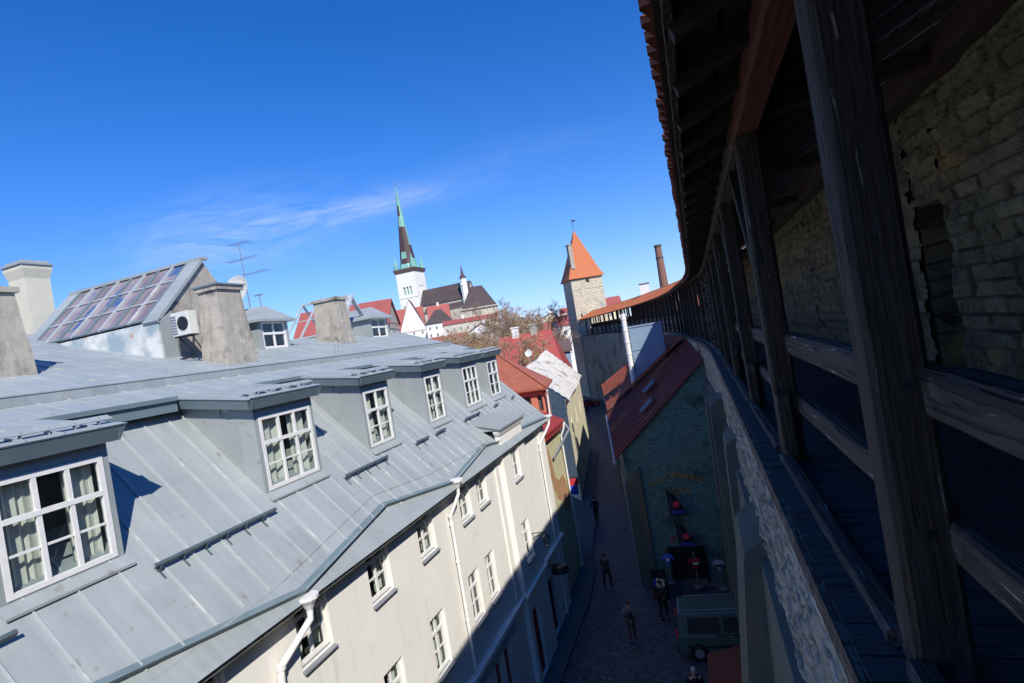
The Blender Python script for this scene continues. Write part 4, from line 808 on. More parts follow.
# buttress piers
for (yc, wd, zt, ot, og) in ((7.6, 1.6, -3.45, -.30, -1.45), (12.2, 1.3, -3.05, -.22, -.62), (17.2, 1.4, -3.0, -.38, -.72), (22.3, 1.3, -3.7, -.45, -.72)):
    p = MB(); n_ = 8
    sa = sY(yc); 
    for i in range(n_):
        t0, t1 = i/n_, (i+1)/n_; z0_, z1_ = -H+(zt+H)*t0, -H+(zt+H)*t1; o0, o1 = og+(ot-og)*t0, og+(ot-og)*t1
        p.hexa([Q(sa, o0, z0_), Q(sa+wd, o0, z0_), Q(sa+wd, .1, z0_), Q(sa, .1, z0_), Q(sa, o1, z1_), Q(sa+wd, o1, z1_), Q(sa+wd, .1, z1_), Q(sa, .1, z1_)])
    pr_ = p.build('buttress', 'plaster_pier', tw)
    p = MB(); p.hexa([Q(sa, ot, zt+.002), Q(sa+wd, ot, zt+.002), Q(sa+wd, .08, zt+.002), Q(sa, .08, zt+.002), Q(sa+.03, ot+.03, zt+.10), Q(sa+wd-.03, ot+.03, zt+.10), Q(sa+wd-.03, .08, zt+.34), Q(sa+.03, .08, zt+.34)]); p.build('coping', 'plaster_pier', pr_)

GALB = ((27.0, 44.0, -.35, 1.75), (44.0, 56.0, -.35, .25), (56.0, 79.0, -.35, 1.75), (79.0, 104.0, -.35, .45))
gal = thing('wooden_gallery', 'dark covered wooden wall walk with heavy posts, rails and an orange clay tile roof', 'gallery', (1.0, 5, H-1.54))
dk = MB(); s = sY(-8)
while s < SMAX-.3:
    e = .24 if S(s)[0].y < 30 else 1.2
    strip(dk, s, s+e-.012, e, [(.02, -1.60), (.02, -1.545), (IO-.02, -1.545), (IO-.02, -1.60)], True); s += e
dk.build('deck', 'deck', gal)
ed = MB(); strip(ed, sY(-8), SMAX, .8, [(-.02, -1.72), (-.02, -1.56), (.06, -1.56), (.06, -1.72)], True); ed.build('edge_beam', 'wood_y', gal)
rg = random.Random(21)
posts = [-3.8, -.7, 2.4, 5.6, 8.7, 11.8, 14.9, 18.0, 21.1, 24.2]
y = 27.2
while y < 104: posts.append(y); y += 2.4 if y < 60 else 2.9
for k, yy in enumerate(posts):
    s = sY(yy); a = Q(s, .29, -1.545); b_ = Q(s, .29, 1.5 if yy > 5 else 1.9); up = S(s)[1]
    p = MB()
    if yy < 20:
        wd = .215 if yy < 4 else .20
        if abs(yy-5.6) < .1: b_ = Q(sY(5.45), .29, 1.5)
        p.rough_beam(a, b_, wd, .2, up=up, n=26, amp=.0045, rnd=rg)
        if 4 < yy < 13: q = Q(s-.16, .24, -1.0); p.rough_beam(Q(s-.17, .25, -1.54), Q(s-.17, .25, -.9), .12, .12, up=up, n=4, amp=.006, rnd=rg)
    else: p.beam(a, b_, .2, .2, up=up)
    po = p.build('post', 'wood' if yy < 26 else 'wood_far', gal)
    if -1 < yy < 13:
        for zz_ in (-.42, -.98, 1.32):
            bo = MB(); bo.tube([Q(s-.125, .30, zz_), Q(s-.104, .30, zz_)], .014, 8); bo.build('bolt', 'black', po)
    br = MB()
    if yy < 30:
        if yy > 4: br.rough_beam(Q(s+.08, .27, .35), Q(s+1.0, .27, 1.5), .09, .13, up=up, n=6, amp=.004, rnd=rg); br.build('brace', 'wood', gal)
        br = MB(); br.rough_beam(Q(s, .3, 1.78), Q(s, IO+.05, 1.86), .13, .16, n=6, amp=.005, rnd=rg); br.build('tie_beam', 'wood_x', gal)
    if yy > 26:
        p = MB(); p.beam(Q(s+1, IO, -.4), Q(s+1, IO, 2.1), .18, .18, up=up); p.build('inner_post', 'wood', gal)
for i in range(len(posts)-1):
    y0_, y1_ = posts[i], posts[i+1]; s_0, s_1 = sY(y0_)+.1, sY(y1_)-.1; j = lambda: rg.uniform(-.02, .02)
    b = MB()
    near = y0_ < 18
    def rail(z, th, wd, nm, o=.24):
        q = MB(); p0, p1 = Q(s_0, o, z-th/2+j()), Q(s_1, o, z-th/2+j())
        if near: q.rough_beam(p0, p1, wd, th, n=14, amp=.006, rnd=rg, cham=.16)
        else: q.beam(p0, p1, wd, th)
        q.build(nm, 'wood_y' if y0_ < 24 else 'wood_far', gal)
    if y0_ < 80:
        rail(-.37, .19, .14, 'rail', .42); rail(-.93, .16, .11, 'rail', .42)
        if y0_ < 30: rail(-1.455, .075, .10, 'rail', .20)
    q = MB(); m_ = 'wood_red' if abs(y0_-2.4) < .1 else ('wood_y' if y0_ < 24 else 'wood_far')
    e_ = Q(s_0-.1, .29, 1.60), Q(s_1+.1, .29, 1.60)
    if near: q.rough_beam(e_[0], e_[1], .22, .2, n=12, amp=.006, rnd=rg)
    else: q.beam(e_[0], e_[1], .2, .2)
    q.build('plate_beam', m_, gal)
zr = lambda o: 1.50+(o+.38)*.43     # underside of the roof boards by offset
y = -6.0
cnt = 0
while y < 62:
    s = sY(y); q = MB(); q.beam(Q(s, -.3, zr(-.3)-.075), Q(s, 2.75, zr(2.75)-.075), .1, .13); q.build('rafter', 'wood_x', gal); y += .8; cnt += 1
bd = MB(); o = -.36; k = 0
while o < 2.85:
    strip(bd, sY(-8), SMAX, .5 if False else 1.0, [(o, zr(o)), (o+.155, zr(o+.155)), (o+.155, zr(o+.155)+.02), (o, zr(o)+.02)], True); o += .2
bd.build('roof_battens', 'wood_x', gal)
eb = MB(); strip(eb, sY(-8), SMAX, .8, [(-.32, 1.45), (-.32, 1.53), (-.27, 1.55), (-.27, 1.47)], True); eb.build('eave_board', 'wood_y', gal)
wp = MB(); strip(wp, sY(-8), SMAX, 1.2, [(IO-.25, 1.75), (IO-.25, 2.0), (IO+.0, 2.0), (IO+.0, 1.75)], True); wp.build('wall_plate', 'wood_x', gal)
# pantile roof: rolls along the eave, stepped courses up the slope
tl = MB(); pitch = .172; seg = 5; nt_ = int((SMAX-sY(-8))/pitch); rows = 10; vs = []; cols_ = nt_*seg+1; r0 = -.36; run = 3.3/rows
rj = random.Random(8); jit = [rj.uniform(-.012, .012) for _ in range(nt_+1)]
prof_r = []
for r_ in range(rows): prof_r += [(r0+run*r_, .055), (r0+run*(r_+1)-.01, .022)]
for i in range(cols_):
    s = sY(-8)+i*pitch/seg; ph = (i % seg)/seg; wv = .05*(1-abs(2*ph-1)**1.5); jj = jit[min(i//seg, nt_)]
    p, n_, t_ = S(s)
    for (o, dz) in prof_r:
        q = p+n_*(o+jj-(.055*min(1, max(0, wv/.05-.25)*3) if o < -.34 else 0)); vs.append((q.x, q.y, zr(o)+.01+dz+wv+lift(p.y)))
m_ = len(prof_r)
tl.add(vs, [(i*m_+k, i*m_+k+1, (i+1)*m_+k+1, (i+1)*m_+k) for i in range(cols_-1) for k in range(m_-1)])
# underside of the first course so the ends read as thick tiles
lo = []
for i in range(cols_):
    s = sY(-8)+i*pitch/seg; p, n_, t_ = S(s); ph = (i % seg)/seg; wv = .038*(1-abs(2*ph-1)**1.5); jj = jit[min(i//seg, nt_)]
    for (o, dz) in ((-.36, .055), (-.36, .037), (-.15, .03)):
        q = p+n_*(o+jj-(.055*min(1, max(0, wv/.05-.25)*3) if o < -.34 else 0)); lo.append((q.x, q.y, zr(o)+.01+dz+wv+lift(p.y)-(.018 if dz < .05 else 0)))
tl.add(lo, [(i*3+k, i*3+k+1, (i+1)*3+k+1, (i+1)*3+k) for i in range(cols_-1) for k in range(2)])
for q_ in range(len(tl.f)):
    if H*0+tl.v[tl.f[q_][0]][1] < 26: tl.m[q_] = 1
tl.build('tile_roof', ['orangetile', 'shade_tile'], gal)
for (ya_, yb_, z0_, z1_) in GALB:
    q = MB(); s = sY(ya_)
    while s < min(sY(yb_), SMAX-.4): strip(q, s, s+.27, .27, [(IO+.1, z0_), (IO+.1, z1_+rg.uniform(-.04, .04)), (IO+.14, z1_), (IO+.14, z0_)], True); s += .285
    q.build('boarding', 'wood_x', gal)
rd = MB(); strip(rd, sY(-8), SMAX, .6, [(2.8, zr(2.8)-.1), (2.8, zr(2.8)+.12), (2.95, zr(2.8)+.18), (3.1, zr(2.8)+.12), (3.1, zr(2.8)-.1)], True); rd.build('ridge_tiles', 'orangetile', gal)

# defensive tower
TC = Vector((-20.26, 109.3)); TR = radians(27)
to = thing('wall_tower', 'square limestone wall tower with a steep orange tiled pyramid roof', 'tower', (TC.x, TC.y, 0), rz=TR)
def LB(): return MB(off=False)
w = LB(); holed_wall(w, (-3.2, -3.2, 0), (1, 0, 0), (0, -1, 0), 6.4, 0, H+10.3, [(3.0, 3.7, H+9.0, H+9.9), (3.6, 3.9, H+1.3, H+2.1), (.9, 1.3, H+2.4, H+3.1)], .5)
w.quad((-3.2, -3.2, 0), (-3.2, 3.2, 0), (-3.2, 3.2, H+10.3), (-3.2, -3.2, H+10.3)); w.quad((3.2, -3.2, 0), (3.2, 3.2, 0), (3.2, 3.2, H+10.3), (3.2, -3.2, H+10.3)); w.quad((-3.2, 3.2, 0), (3.2, 3.2, 0), (3.2, 3.2, H+10.3), (-3.2, 3.2, H+10.3))
w.box(-3.26, 3.26, -3.26, -3.2, H+7.9, H+8.05); w.box(-3.1, 3.1, -2.6, -2.55, H, H+10)
w.build('wall', 'stone_tower', to)
w = LB(); e = 3.65
vs = [(-e, -e, H+10.1), (e, -e, H+10.1), (e, e, H+10.1), (-e, e, H+10.1), (-2.9, -2.9, H+11.9), (2.9, -2.9, H+11.9), (2.9, 2.9, H+11.9), (-2.9, 2.9, H+11.9), (0, 0, H+20.3)]
w.add(vs, [(0, 1, 5, 4), (1, 2, 6, 5), (2, 3, 7, 6), (3, 0, 4, 7), (4, 5, 8), (5, 6, 8), (6, 7, 8), (7, 4, 8), (0, 3, 2, 1)]); w.build('roof', 'orangetile', to)
w = LB(); w.box(-2.55, -1.75, -3.0, -1.6, H+12.2, H+16.9); w.box(-2.65, -1.65, -3.1, -1.5, H+16.903, H+17.1); w.build('chimney', 'concrete', to)
w = LB(); w.tube([(0, 0, H+20.1), (0, 0, H+22.6)], .05, 5); w.beam((-.1, 0, H+22.2), (.7, 0, H+22.2), .03, .35); w.build('weather_vane', 'black', to)

# ---- right side: lean-to house with the painted gable
la = thing('lean_to_house', 'low house leaning on the town wall with a teal stone gable and dark red roof', 'house', (-2, 30, 0))
w = MB()
w.add([(-4.58, 28, -H), (-3.0, 28, -H), (-3.0, 28, -11.75), (-4.58, 28, -11.75)], [(0, 1, 2, 3)])
w.quad((-1.4, 28, -H), (.6, 28, -H), (.6, 28, -11.75), (-1.4, 28, -11.75))
w.add([(-4.58, 28, -11.75), (.6, 28, -11.75), (.6, 28, -1.95), (-4.58, 28, -6.55)], [(0, 1, 2, 3)])
w.quad((-3.0, 28, -H), (-3.0, 28.5, -H), (-3.0, 28.5, -11.75), (-3.0, 28, -11.75)); w.quad((-1.4, 28, -H), (-1.4, 28.5, -H), (-1.4, 28.5, -11.75), (-1.4, 28, -11.75)); w.quad((-3.0, 28, -11.75), (-1.4, 28, -11.75), (-1.4, 28.5, -11.75), (-3.0, 28.5, -11.75))
w.quad((-4.58, 28, -H), (-6.2, 36.5, -H), (-6.2, 36.5, -5.75), (-4.58, 28, -6.55)); w.quad((-6.2, 36.5, -H), (-.6, 36.5, -H), (-.6, 36.5, -2), (-6.2, 36.5, -5.75))
w.build('wall', 'stone_green', la)
w = MB(); w.quad((-3.0, 28.5, -H), (-1.4, 28.5, -H), (-1.4, 28.5, -11.75), (-3.0, 28.5, -11.75)); w.build('doorway', 'black', la)
w = MB(); w.hexa([(-4.95, 27.75, -6.93), (-6.6, 36.6, -6.0), (-.7, 36.6, -1.75), (.5, 27.75, -2.05), (-4.95, 27.75, -6.83), (-6.6, 36.6, -5.9), (-.7, 36.6, -1.65), (.5, 27.75, -1.95)])
for k in range(12): t = (k+.5)/12; w.beam(Vector((-4.95, 27.75, -6.81)).lerp(Vector((-6.6, 36.6, -5.88)), t), Vector((.5, 27.75, -1.93)).lerp(Vector((-.7, 36.6, -1.63)), t), .025, .045)
w.build('roof', 'redtile_dark', la)
for (t, q) in ((.28, .33), (.62, .42)):
    a = Vector((-4.95, 27.75, -6.83)).lerp(Vector((-6.6, 36.6, -5.9)), t); c = Vector((.5, 27.75, -1.95)).lerp(Vector((-.7, 36.6, -1.65)), t); p = a.lerp(c, q); dv = (c-a).normalized()
    w = MB(); w.beam(p+Vector((0, 0, .1)), p+dv*.9+Vector((0, 0, .12)), .7, .12); w.build('roof_window', 'bluewall', la)
w = MB(); w.tube([(-4.98, 27.7, -6.95), (-6.65, 36.6, -6.05)], .07, 8); w.tube([(-4.98, 27.75, -7.0), (-4.75, 27.9, -7.3), (-4.72, 27.9, -13.4)], .05, 8); w.lathe((-4.95, 27.75, -7.02), [(.06, -.2), (.17, 0), (.17, .1), (.14, .1)], 10); w.build('gutter', 'gray_metal', la)
w = MB(); w.hexa([(-4.72, 27.86, -H), (-3.85, 27.86, -H), (-3.85, 27.995, -H), (-4.72, 27.995, -H), (-4.72, 27.86, -8.2), (-3.85, 27.86, -7.4), (-3.85, 27.995, -7.4), (-4.72, 27.995, -8.2)]); w.build('corner_pier', 'plaster_pier', la)
w = MB(); w.box(-4.35, -2.15, 37.6, 38.6, -4.6, -.42); w.box(-4.4, -2.1, 37.55, 38.65, -.417, -.32); w.box(-4.38, -2.12, 37.56, 38.64, -2.0, -1.9); ch = w.build('chimney', 'bluewall', la)
w = MB(); w.tube([(-4.55, 37.4, -4.6), (-4.55, 37.4, .62)], .17, 10)
for z in (-3.0, -2.2, -1.4, -.6, .2): w.tube([(-4.55, 37.4, z), (-4.55, 37.4, z+.08)], .2, 10)
w.build('flue', 'white', ch)
w = MB(); w.box(-3.0, -1.38, 27.93, 27.99, -11.85, -11.6); w.box(-3.1, -2.98, 27.9, 27.99, -13.45, -11.6); w.box(-1.42, -1.3, 27.9, 27.99, -13.45, -11.6); w.build('door_frame', 'black', la)
# painted lettering on the gable
def letters(txt, place, size, m, parent, name, y, depth=.015):
    mb = MB()
    for ch_, (cx, cz, ang) in zip(txt, place):
        if ch_ == ' ': continue
        cu_ = bpy.data.curves.new('t', 'FONT'); cu_.body = ch_; cu_.size = size; cu_.align_x = 'CENTER'; cu_.extrude = depth; cu_.offset = .012
        o = bpy.data.objects.new('t', cu_); COL.objects.link(o); bpy.context.view_layer.update()
        me = bpy.data.meshes.new_from_object(o.evaluated_get(bpy.context.evaluated_depsgraph_get()))
        R_ = Matrix.Rotation(ang, 3, 'Z')
        mb.add([(lambda v: (cx+v.x, y-v.z, cz+v.y))(R_ @ vv.co) for vv in me.vertices], [tuple(p.vertices) for p in me.polygons])
        bpy.data.objects.remove(o); bpy.data.curves.remove(cu_); bpy.data.meshes.remove(me)
    return mb.build(name, m, parent)
n_ = 10; pl = []
for i in range(n_):
    a = (i-(n_-1)/2)/(n_-1); pl.append((-2.16+2.35*a, -8.05-1.35*a*a*1.1-.06, -a*.62))
letters('HELLEMANNI', pl, .40, 'gold', la, 'painted_name', 27.97)
letters('TORN', [(-2.75+.33*i+.12, -8.93, 0) for i in range(4)], .42, 'gold', la, 'painted_name', 27.97)
letters('O', [(-2.78, -11.35, 0)], .34, 'redcloth', la, 'painted_word', 27.97); letters('EN', [(-1.78, -11.3, 0), (-1.52, -11.3, 0)], .32, 'dark', la, 'painted_word', 27.97)
# further lean-to
lb = thing('wall_house', 'orange-brown roofed house beyond the lean-to against the town wall', 'house', (-5, 44, 0))
w = MB(); w.add([(-6.2, 36.6, -H), (-.7, 36.6, -H), (-.7, 36.6, -1.9), (-6.2, 36.6, -5.5), (-8.9, 51, -H), (-3, 51, -H), (-3, 51, -1.9), (-8.9, 51, -5.2)], [(0, 1, 2, 3), (4, 5, 6, 7), (0, 4, 7, 3), (1, 5, 6, 2)]); w.build('wall', 'plaster_pier', lb)
w = MB(); w.hexa([(-6.55, 36.65, -5.75), (-9.3, 51.3, -5.6), (-3, 51.3, -1.8), (-.9, 36.65, -1.6), (-6.55, 36.65, -5.63), (-9.3, 51.3, -5.48), (-3, 51.3, -1.68), (-.9, 36.65, -1.48)])
for k in range(14): t = (k+.5)/14; w.beam(Vector((-6.55, 36.65, -5.6)).lerp(Vector((-9.3, 51.3, -5.46)), t), Vector((-.9, 36.65, -1.46)).lerp(Vector((-3, 51.3, -1.66)), t), .03, .045)
w.build('roof', 'redtile_mid', lb)

# ================================================================== town beyond
def ZG(z): return z+H
def house(label, cx, cy, rz, w, d, he, hr, wall, roof, ridge='x', win=(3, 2), name='town_house', chim=0, hip=0.0, group=None, winsize=(.9, 1.3), base=0, dark=False):
    """gabled or hipped house built about its own base; he/hr are eave and ridge heights relative to the eye"""
    t = thing(name, label, 'house', (cx, cy, 0), group, rz); hw, hd = w/2, d/2; ez, rz_ = he+H, hr+H
    b = MB(off=False)
    b.quad((-hw, -hd, 0), (hw, -hd, 0), (hw, -hd, ez), (-hw, -hd, ez)); b.quad((hw, -hd, 0), (hw, hd, 0), (hw, hd, ez), (hw, -hd, ez)); b.quad((-hw, hd, 0), (hw, hd, 0), (hw, hd, ez), (-hw, hd, ez)); b.quad((-hw, -hd, 0), (-hw, hd, 0), (-hw, hd, ez), (-hw, -hd, ez))
    if not hip:
        if ridge == 'x': b.add([(-hw, -hd, ez), (-hw, hd, ez), (-hw, 0, rz_)], [(0, 1, 2)]); b.add([(hw, -hd, ez), (hw, hd, ez), (hw, 0, rz_)], [(0, 1, 2)])
        else: b.add([(-hw, -hd, ez), (hw, -hd, ez), (0, -hd, rz_)], [(0, 1, 2)]); b.add([(-hw, hd, ez), (hw, hd, ez), (0, hd, rz_)], [(0, 1, 2)])
    b.build('wall', wall, t)
    r = MB(off=False); e = .35; ov = (rz_-ez)*.1
    if ridge == 'x':
        h_ = hip; A = [(-hw-e, -hd-e, ez-ov), (hw+e, -hd-e, ez-ov), (hw+e, hd+e, ez-ov), (-hw-e, hd+e, ez-ov), (-hw-e+(h_+e if h_ else 0), 0, rz_), (hw+e-(h_+e if h_ else 0), 0, rz_)]
        fs = [(0, 1, 5, 4), (2, 3, 4, 5)]+([(1, 2, 5), (3, 0, 4)] if h_ else [])
    else:
        h_ = hip; A = [(-hw-e, -hd-e, ez-ov), (hw+e, -hd-e, ez-ov), (hw+e, hd+e, ez-ov), (-hw-e, hd+e, ez-ov), (0, -hd-e+(h_+e if h_ else 0), rz_), (0, hd+e-(h_+e if h_ else 0), rz_)]
        fs = [(1, 2, 5, 4), (3, 0, 4, 5)]+([(0, 1, 4), (2, 3, 5)] if h_ else [])
    th = .18; n = len(A); A2 = [(p[0], p[1], p[2]+th) for p in A]
    r.add(A+A2, [tuple(reversed(f)) for f in fs]+[tuple(i+n for i in f) for f in fs]+[(0, 1, 1+n, n), (1, 2, 2+n, 1+n), (2, 3, 3+n, 2+n), (3, 0, n, 3+n)]+([(1, 5, 5+n, 1+n), (5, 2, 2+n, 5+n), (3, 4, 4+n, 3+n), (4, 0, n, 4+n)] if (ridge == 'x' and not hip) else []))
    ro = r.build('roof', roof, t)
    for k in range(chim):
        c = MB(off=False); x = (-.5+(k+1)/(chim+1))*w*.8; y_ = .0 if ridge == 'x' else x*.3
        x = x if ridge == 'x' else 0.0
        c.box(x-.45, x+.45, y_-.35, y_+.35, rz_-.8, rz_+1.1); c.box(x-.55, x+.55, y_-.45, y_+.45, rz_+1.103, rz_+1.28); c.build('chimney', 'white' if k % 2 == 0 else 'concrete', ro)
    nx_, nz_ = win; ww, wh = winsize
    for side in (0, 1):
        L_ = w if side == 0 else d
        m_ = nx_ if side == 0 else max(1, int(nx_*d/w))
        for i in range(m_):
            for j in range(nz_):
                u = (-.5+(i+.5)/m_)*L_; zc = ez-1.5-wh/2-j*(wh+1.5)
                f = MB(off=False)
                def bx(u0, u1, z0, z1, o0, o1):
                    if side == 0: f.box(u0, u1, -hd-o1, -hd-o0, z0, z1)
                    else: f.box(hw+o0, hw+o1, u0, u1, z0, z1)
                bx(u-ww/2, u+ww/2, zc-wh/2, zc-wh/2+.1, .0, .08); bx(u-ww/2, u+ww/2, zc+wh/2-.1, zc+wh/2, 0, .08); bx(u-ww/2, u-ww/2+.1, zc-wh/2+.102, zc+wh/2-.102, 0, .08); bx(u+ww/2-.1, u+ww/2, zc-wh/2+.102, zc+wh/2-.102, 0, .08); bx(u-.04, u+.04, zc-wh/2+.104, zc+wh/2-.104, 0, .06)
                f.mi(1); bx(u-ww/2+.102, u+ww/2-.102, zc-wh/2+.104, zc+wh/2-.104, 0, .03); f.build('window', ['white', 'glass_dark'], t)
    return t
X['red_far'] = mat('far_red_roof', (.37, .09, .075), (.28, .075, .06), rough=.7, scale=.6)
X['bright_red'] = mat('bright_red_sheet', (.40, .07, .055), (.30, .06, .05), rough=.55, scale=.5)
X['stone_pale'] = mat('pale_limestone_wall', (.44, .39, .30), (.56, .51, .41), rough=.9, scale=.9, contrast=1.5)
house('bright red roofed house with grey dormer and white chimneys in front of the bare trees', -22.0, 70.5, radians(8), 9.6, 9.0, -4.6, .6, 'stone_pale', 'bright_red', 'x', (3, 2), chim=2, hip=1.2)
dd = thing('roof_dish', 'white satellite dish beside the whitewashed roof', 'satellite dish', (-14.9, 48, H-2.2))
b = MB(); b.lathe((0, 0, 0), [(.0, 0), (.2, .03), (.34, .09), (.35, .10), (.22, .05), (.0, .02)], 20); b.xform(Matrix.Translation((-14.9, 48, -1.35)) @ Matrix.Rotation(radians(70), 4, 'X')); b.build('dish', 'ac', dd)
b = MB(); b.tube([(-14.9, 48.1, -2.3), (-14.9, 48.1, -1.35)], .04, 6); b.build('mast', 'gray_metal', dd)
house('narrow blue-grey shaded house with a dark roof next to the wall tower', -20.6, 80, radians(14), 4.2, 8, -2.6, -1.2, 'bluewall', 'darkroof', 'x', (2, 2))
house('red roofed house far beyond the ridge chimney', -52, 74, radians(20), 14, 9, 6.2, 9.9, 'stone_pale', 'red_far', 'x', (4, 2), chim=0)
house('white stepped gable house with tiny windows at the foot of the tall steeple', -111.5, 204, radians(24), 10.5, 14, 12.0, 24.0, 'white', 'red_far', 'y', (3, 3), chim=0)
house('long salmon house with red roof left of the white gabled house', -122, 212, radians(24), 20, 10, 13.5, 22.0, 'pinkwall', 'red_far', 'x', (7, 3), chim=2)
house('red roofed house right of the white gabled house', -104, 214, radians(24), 9, 10, 14, 21, 'stone_pale', 'red_far', 'x', (3, 2), chim=1)
house('long low white house with a black hipped roof below the church', -95.5, 196, radians(22), 10.5, 8, 12.4, 17.4, 'white', 'slate_far', 'x', (4, 2), hip=4)
house('pale stone house with flat eaves left of the bare trees', -79, 188, radians(22), 20, 9, 10.0, 11.5, 'stone_pale', 'red_far', 'x', (8, 2), chim=2)
house('great hall with a broad dark brown hipped roof right of the church', -119, 300, radians(22), 21, 18, 23.0, 36.0, 'stone_pale', 'slate_far', 'x', (5, 1), hip=7)
rh = random.Random(14)
names = ['pale yellow', 'white', 'cream', 'light grey', 'salmon', 'dusty ochre']
mats_ = ['yellowwall', 'white', 'cream', 'gray_render', 'pinkwall', 'stone_pale']
spots = [(-66, 168, 7.5, 1), (-60, 190, 8, 5), (-52, 162, 4.6, 2), (-47, 185, 7.4, 0), (-41, 150, 3.6, 3), (-38, 182, 8.2, 1), (-33, 160, 5.5, 4), (-29.5, 142, 4.4, 1), (-33, 205, 9.6, 2), (-26, 170, 8.5, 0), (-72, 150, 5.0, 3), (-57, 140, 2.4, 4)]
where = ['leftmost in the town behind the trees', 'behind the tree crowns beside the stone house', 'low among the tree crowns', 'in the middle of the town behind the trees', 'right of the middle, low behind the trees', 'high behind the trees', 'right behind the red roofed house', 'closest to the left flank of the wall tower', 'far off left of the wall tower', 'beyond the wall tower, mostly hidden', 'below the broad dark roof', 'just above the bright red roof']
for (x, y, h_, mi_), wh in zip(spots, where):
    house('%s house %s' % (names[mi_], wh), x, y, radians(rh.uniform(5, 30)), rh.uniform(9, 13), 8, h_-2.2-rh.uniform(0, 1), h_, mats_[mi_], rh.choice(['red_far', 'darkroof', 'red_far', 'whitetile']), rh.choice('xy'), (4, 2), chim=1, group='small houses of the far town')
house('pale house glimpsed through the posts of the far gallery', 2.6, 66, radians(20), 8, 5, .4, 1.4, 'yellowwall', 'orangetile', 'x', (4, 1))
cw = thing('chimney_stack', 'small white capped chimney just above the orange gallery roof', 'chimney', (-5.7, 76, 0)); c = MB(); c.box(-6.35, -5.15, 75.6, 76.6, -H, 4.75); c.build('shaft', 'white', cw); c = MB(); c.box(-6.45, -5.05, 75.5, 76.7, 4.753, 4.9); c.build('cap', 'gray_metal', cw)
fc = thing('factory_chimney', 'tall thin brown brick factory chimney rising behind the gallery roof', 'chimney', (-5.4, 130, 0))
c = MB(); c.lathe((-5.4, 130, 0), [(1.35, -H), (.95, 8), (.72, 16.5)], 14); c.build('shaft', mat('brown_brick', (.24, .12, .085), (.17, .09, .07), scale=2, rough=.9), fc)
for z in (16.0, 13.2): c = MB(); c.lathe((-5.4, 130, z), [(.86, 0), (.9, .15), (.86, .45)], 14); c.build('rim', 'dark', fc)

# the church: white tower, slender patchy copper spire, dark nave
chh = thing('church', 'church with a white square tower, slender patchy green copper spire and dark nave roof', 'church', (-192, 358, 0))
tw_ = 15.5; cxx, cyy = -192.1, 358
w = MB(); w2 = tw_/2
hs_ = []
for k in range(3): hs_.append((4.3+2.6*k, 6.0+2.6*k, 46.0, 52.0))
holed_wall(w, (cxx-w2, cyy-w2, 0), (1, 0, 0), (0, -1, 0), tw_, -H, 62.5, hs_, 1.0); holed_wall(w, (cxx+w2, cyy-w2, 0), (0, 1, 0), (1, 0, 0), tw_, -H, 62.5, [(a, b_, c_, d_) for a, b_, c_, d_ in hs_], 1.0)
w.quad((cxx-w2, cyy+w2, -H), (cxx+w2, cyy+w2, -H), (cxx+w2, cyy+w2, 62.5), (cxx-w2, cyy+w2, 62.5)); w.quad((cxx-w2, cyy-w2, -H), (cxx-w2, cyy+w2, -H), (cxx-w2, cyy+w2, 62.5), (cxx-w2, cyy-w2, 62.5))
w.box(cxx-w2-.3, cxx+w2+.3, cyy-w2-.3, cyy-w2, 43.8, 44.6); w.build('tower_wall', 'cream', chh)
w = MB(); w.box(cxx-w2+1, cxx+w2-1, cyy-w2+1, cyy+w2-1, 40, 60); w.build('belfry_dark', 'copper', chh)
w = MB(); ring(w, cxx-w2, cxx+w2, cyy-w2, cyy+w2, 62.5, 65.2, .5, 1.2); w.build('parapet', 'darkroof', chh)
sp = MB(); n8 = 8; lv = [(65.2, 8.0), (69, 6.4), (73, 5.6), (78, 4.95), (83, 4.4), (88, 3.85), (93, 3.3), (97, 2.9), (101, 2.5), (105, 2.1), (109, 1.75), (113, 1.35), (120, .8), (129, .12)]
vs = [(cxx+r_*cos(2*pi*(k+.5)/n8), cyy+r_*sin(2*pi*(k+.5)/n8), z) for z, r_ in lv for k in range(n8)]
fs = []; mm = []
rs = random.Random(4)
for i in range(len(lv)-1):
    for k in range(n8):
        fs.append((i*n8+k, i*n8+(k+1) % n8, (i+1)*n8+(k+1) % n8, (i+1)*n8+k)); z = lv[i][0]
        dk_ = (105 <= z < 113 and k in (3, 4, 5)) or (z in (97, 101) and k in (3, 4)) or (78 <= z < 97 and k in (3, 4, 5, 6)) or (73 <= z < 83 and k in (4, 6, 7)) or (z == 69 and k in (3, 5, 6))
        mm.append(1 if dk_ else 0)
sp.add(vs, fs); sp.m = mm; sp.build('spire', ['copper', 'copper_old'], chh)
for sx, sy in ((-1, -1), (1, -1), (1, 1), (-1, 1)):
    w = MB(); w.lathe((cxx+sx*7.0, cyy+sy*7.0, 64.5), [(1.5, 0), (1.4, 4), (.1, 11)], 8); w.build('pinnacle', 'copper', chh)
w = MB(); w.tube([(cxx, cyy, 128.5), (cxx, cyy, 132)], .2, 6); w.lathe((cxx, cyy, 129), [(.1, -.5), (.6, 0), (.1, .5)], 8); w.build('finial', 'gray_metal', chh)
w = MB(); na, nb_ = (-184.3, -146), (351, 366); w.box(na[0], na[1], nb_[0], nb_[1], -H, 36.5); w.add([(na[1], nb_[0], 36.5), (na[1], nb_[1], 36.5), (na[1], 358.5, 47.5)], [(0, 1, 2)]); w.box(-180, -148, 346, 351, -H, 30); w.build('nave_wall', 'stone_pale', chh)
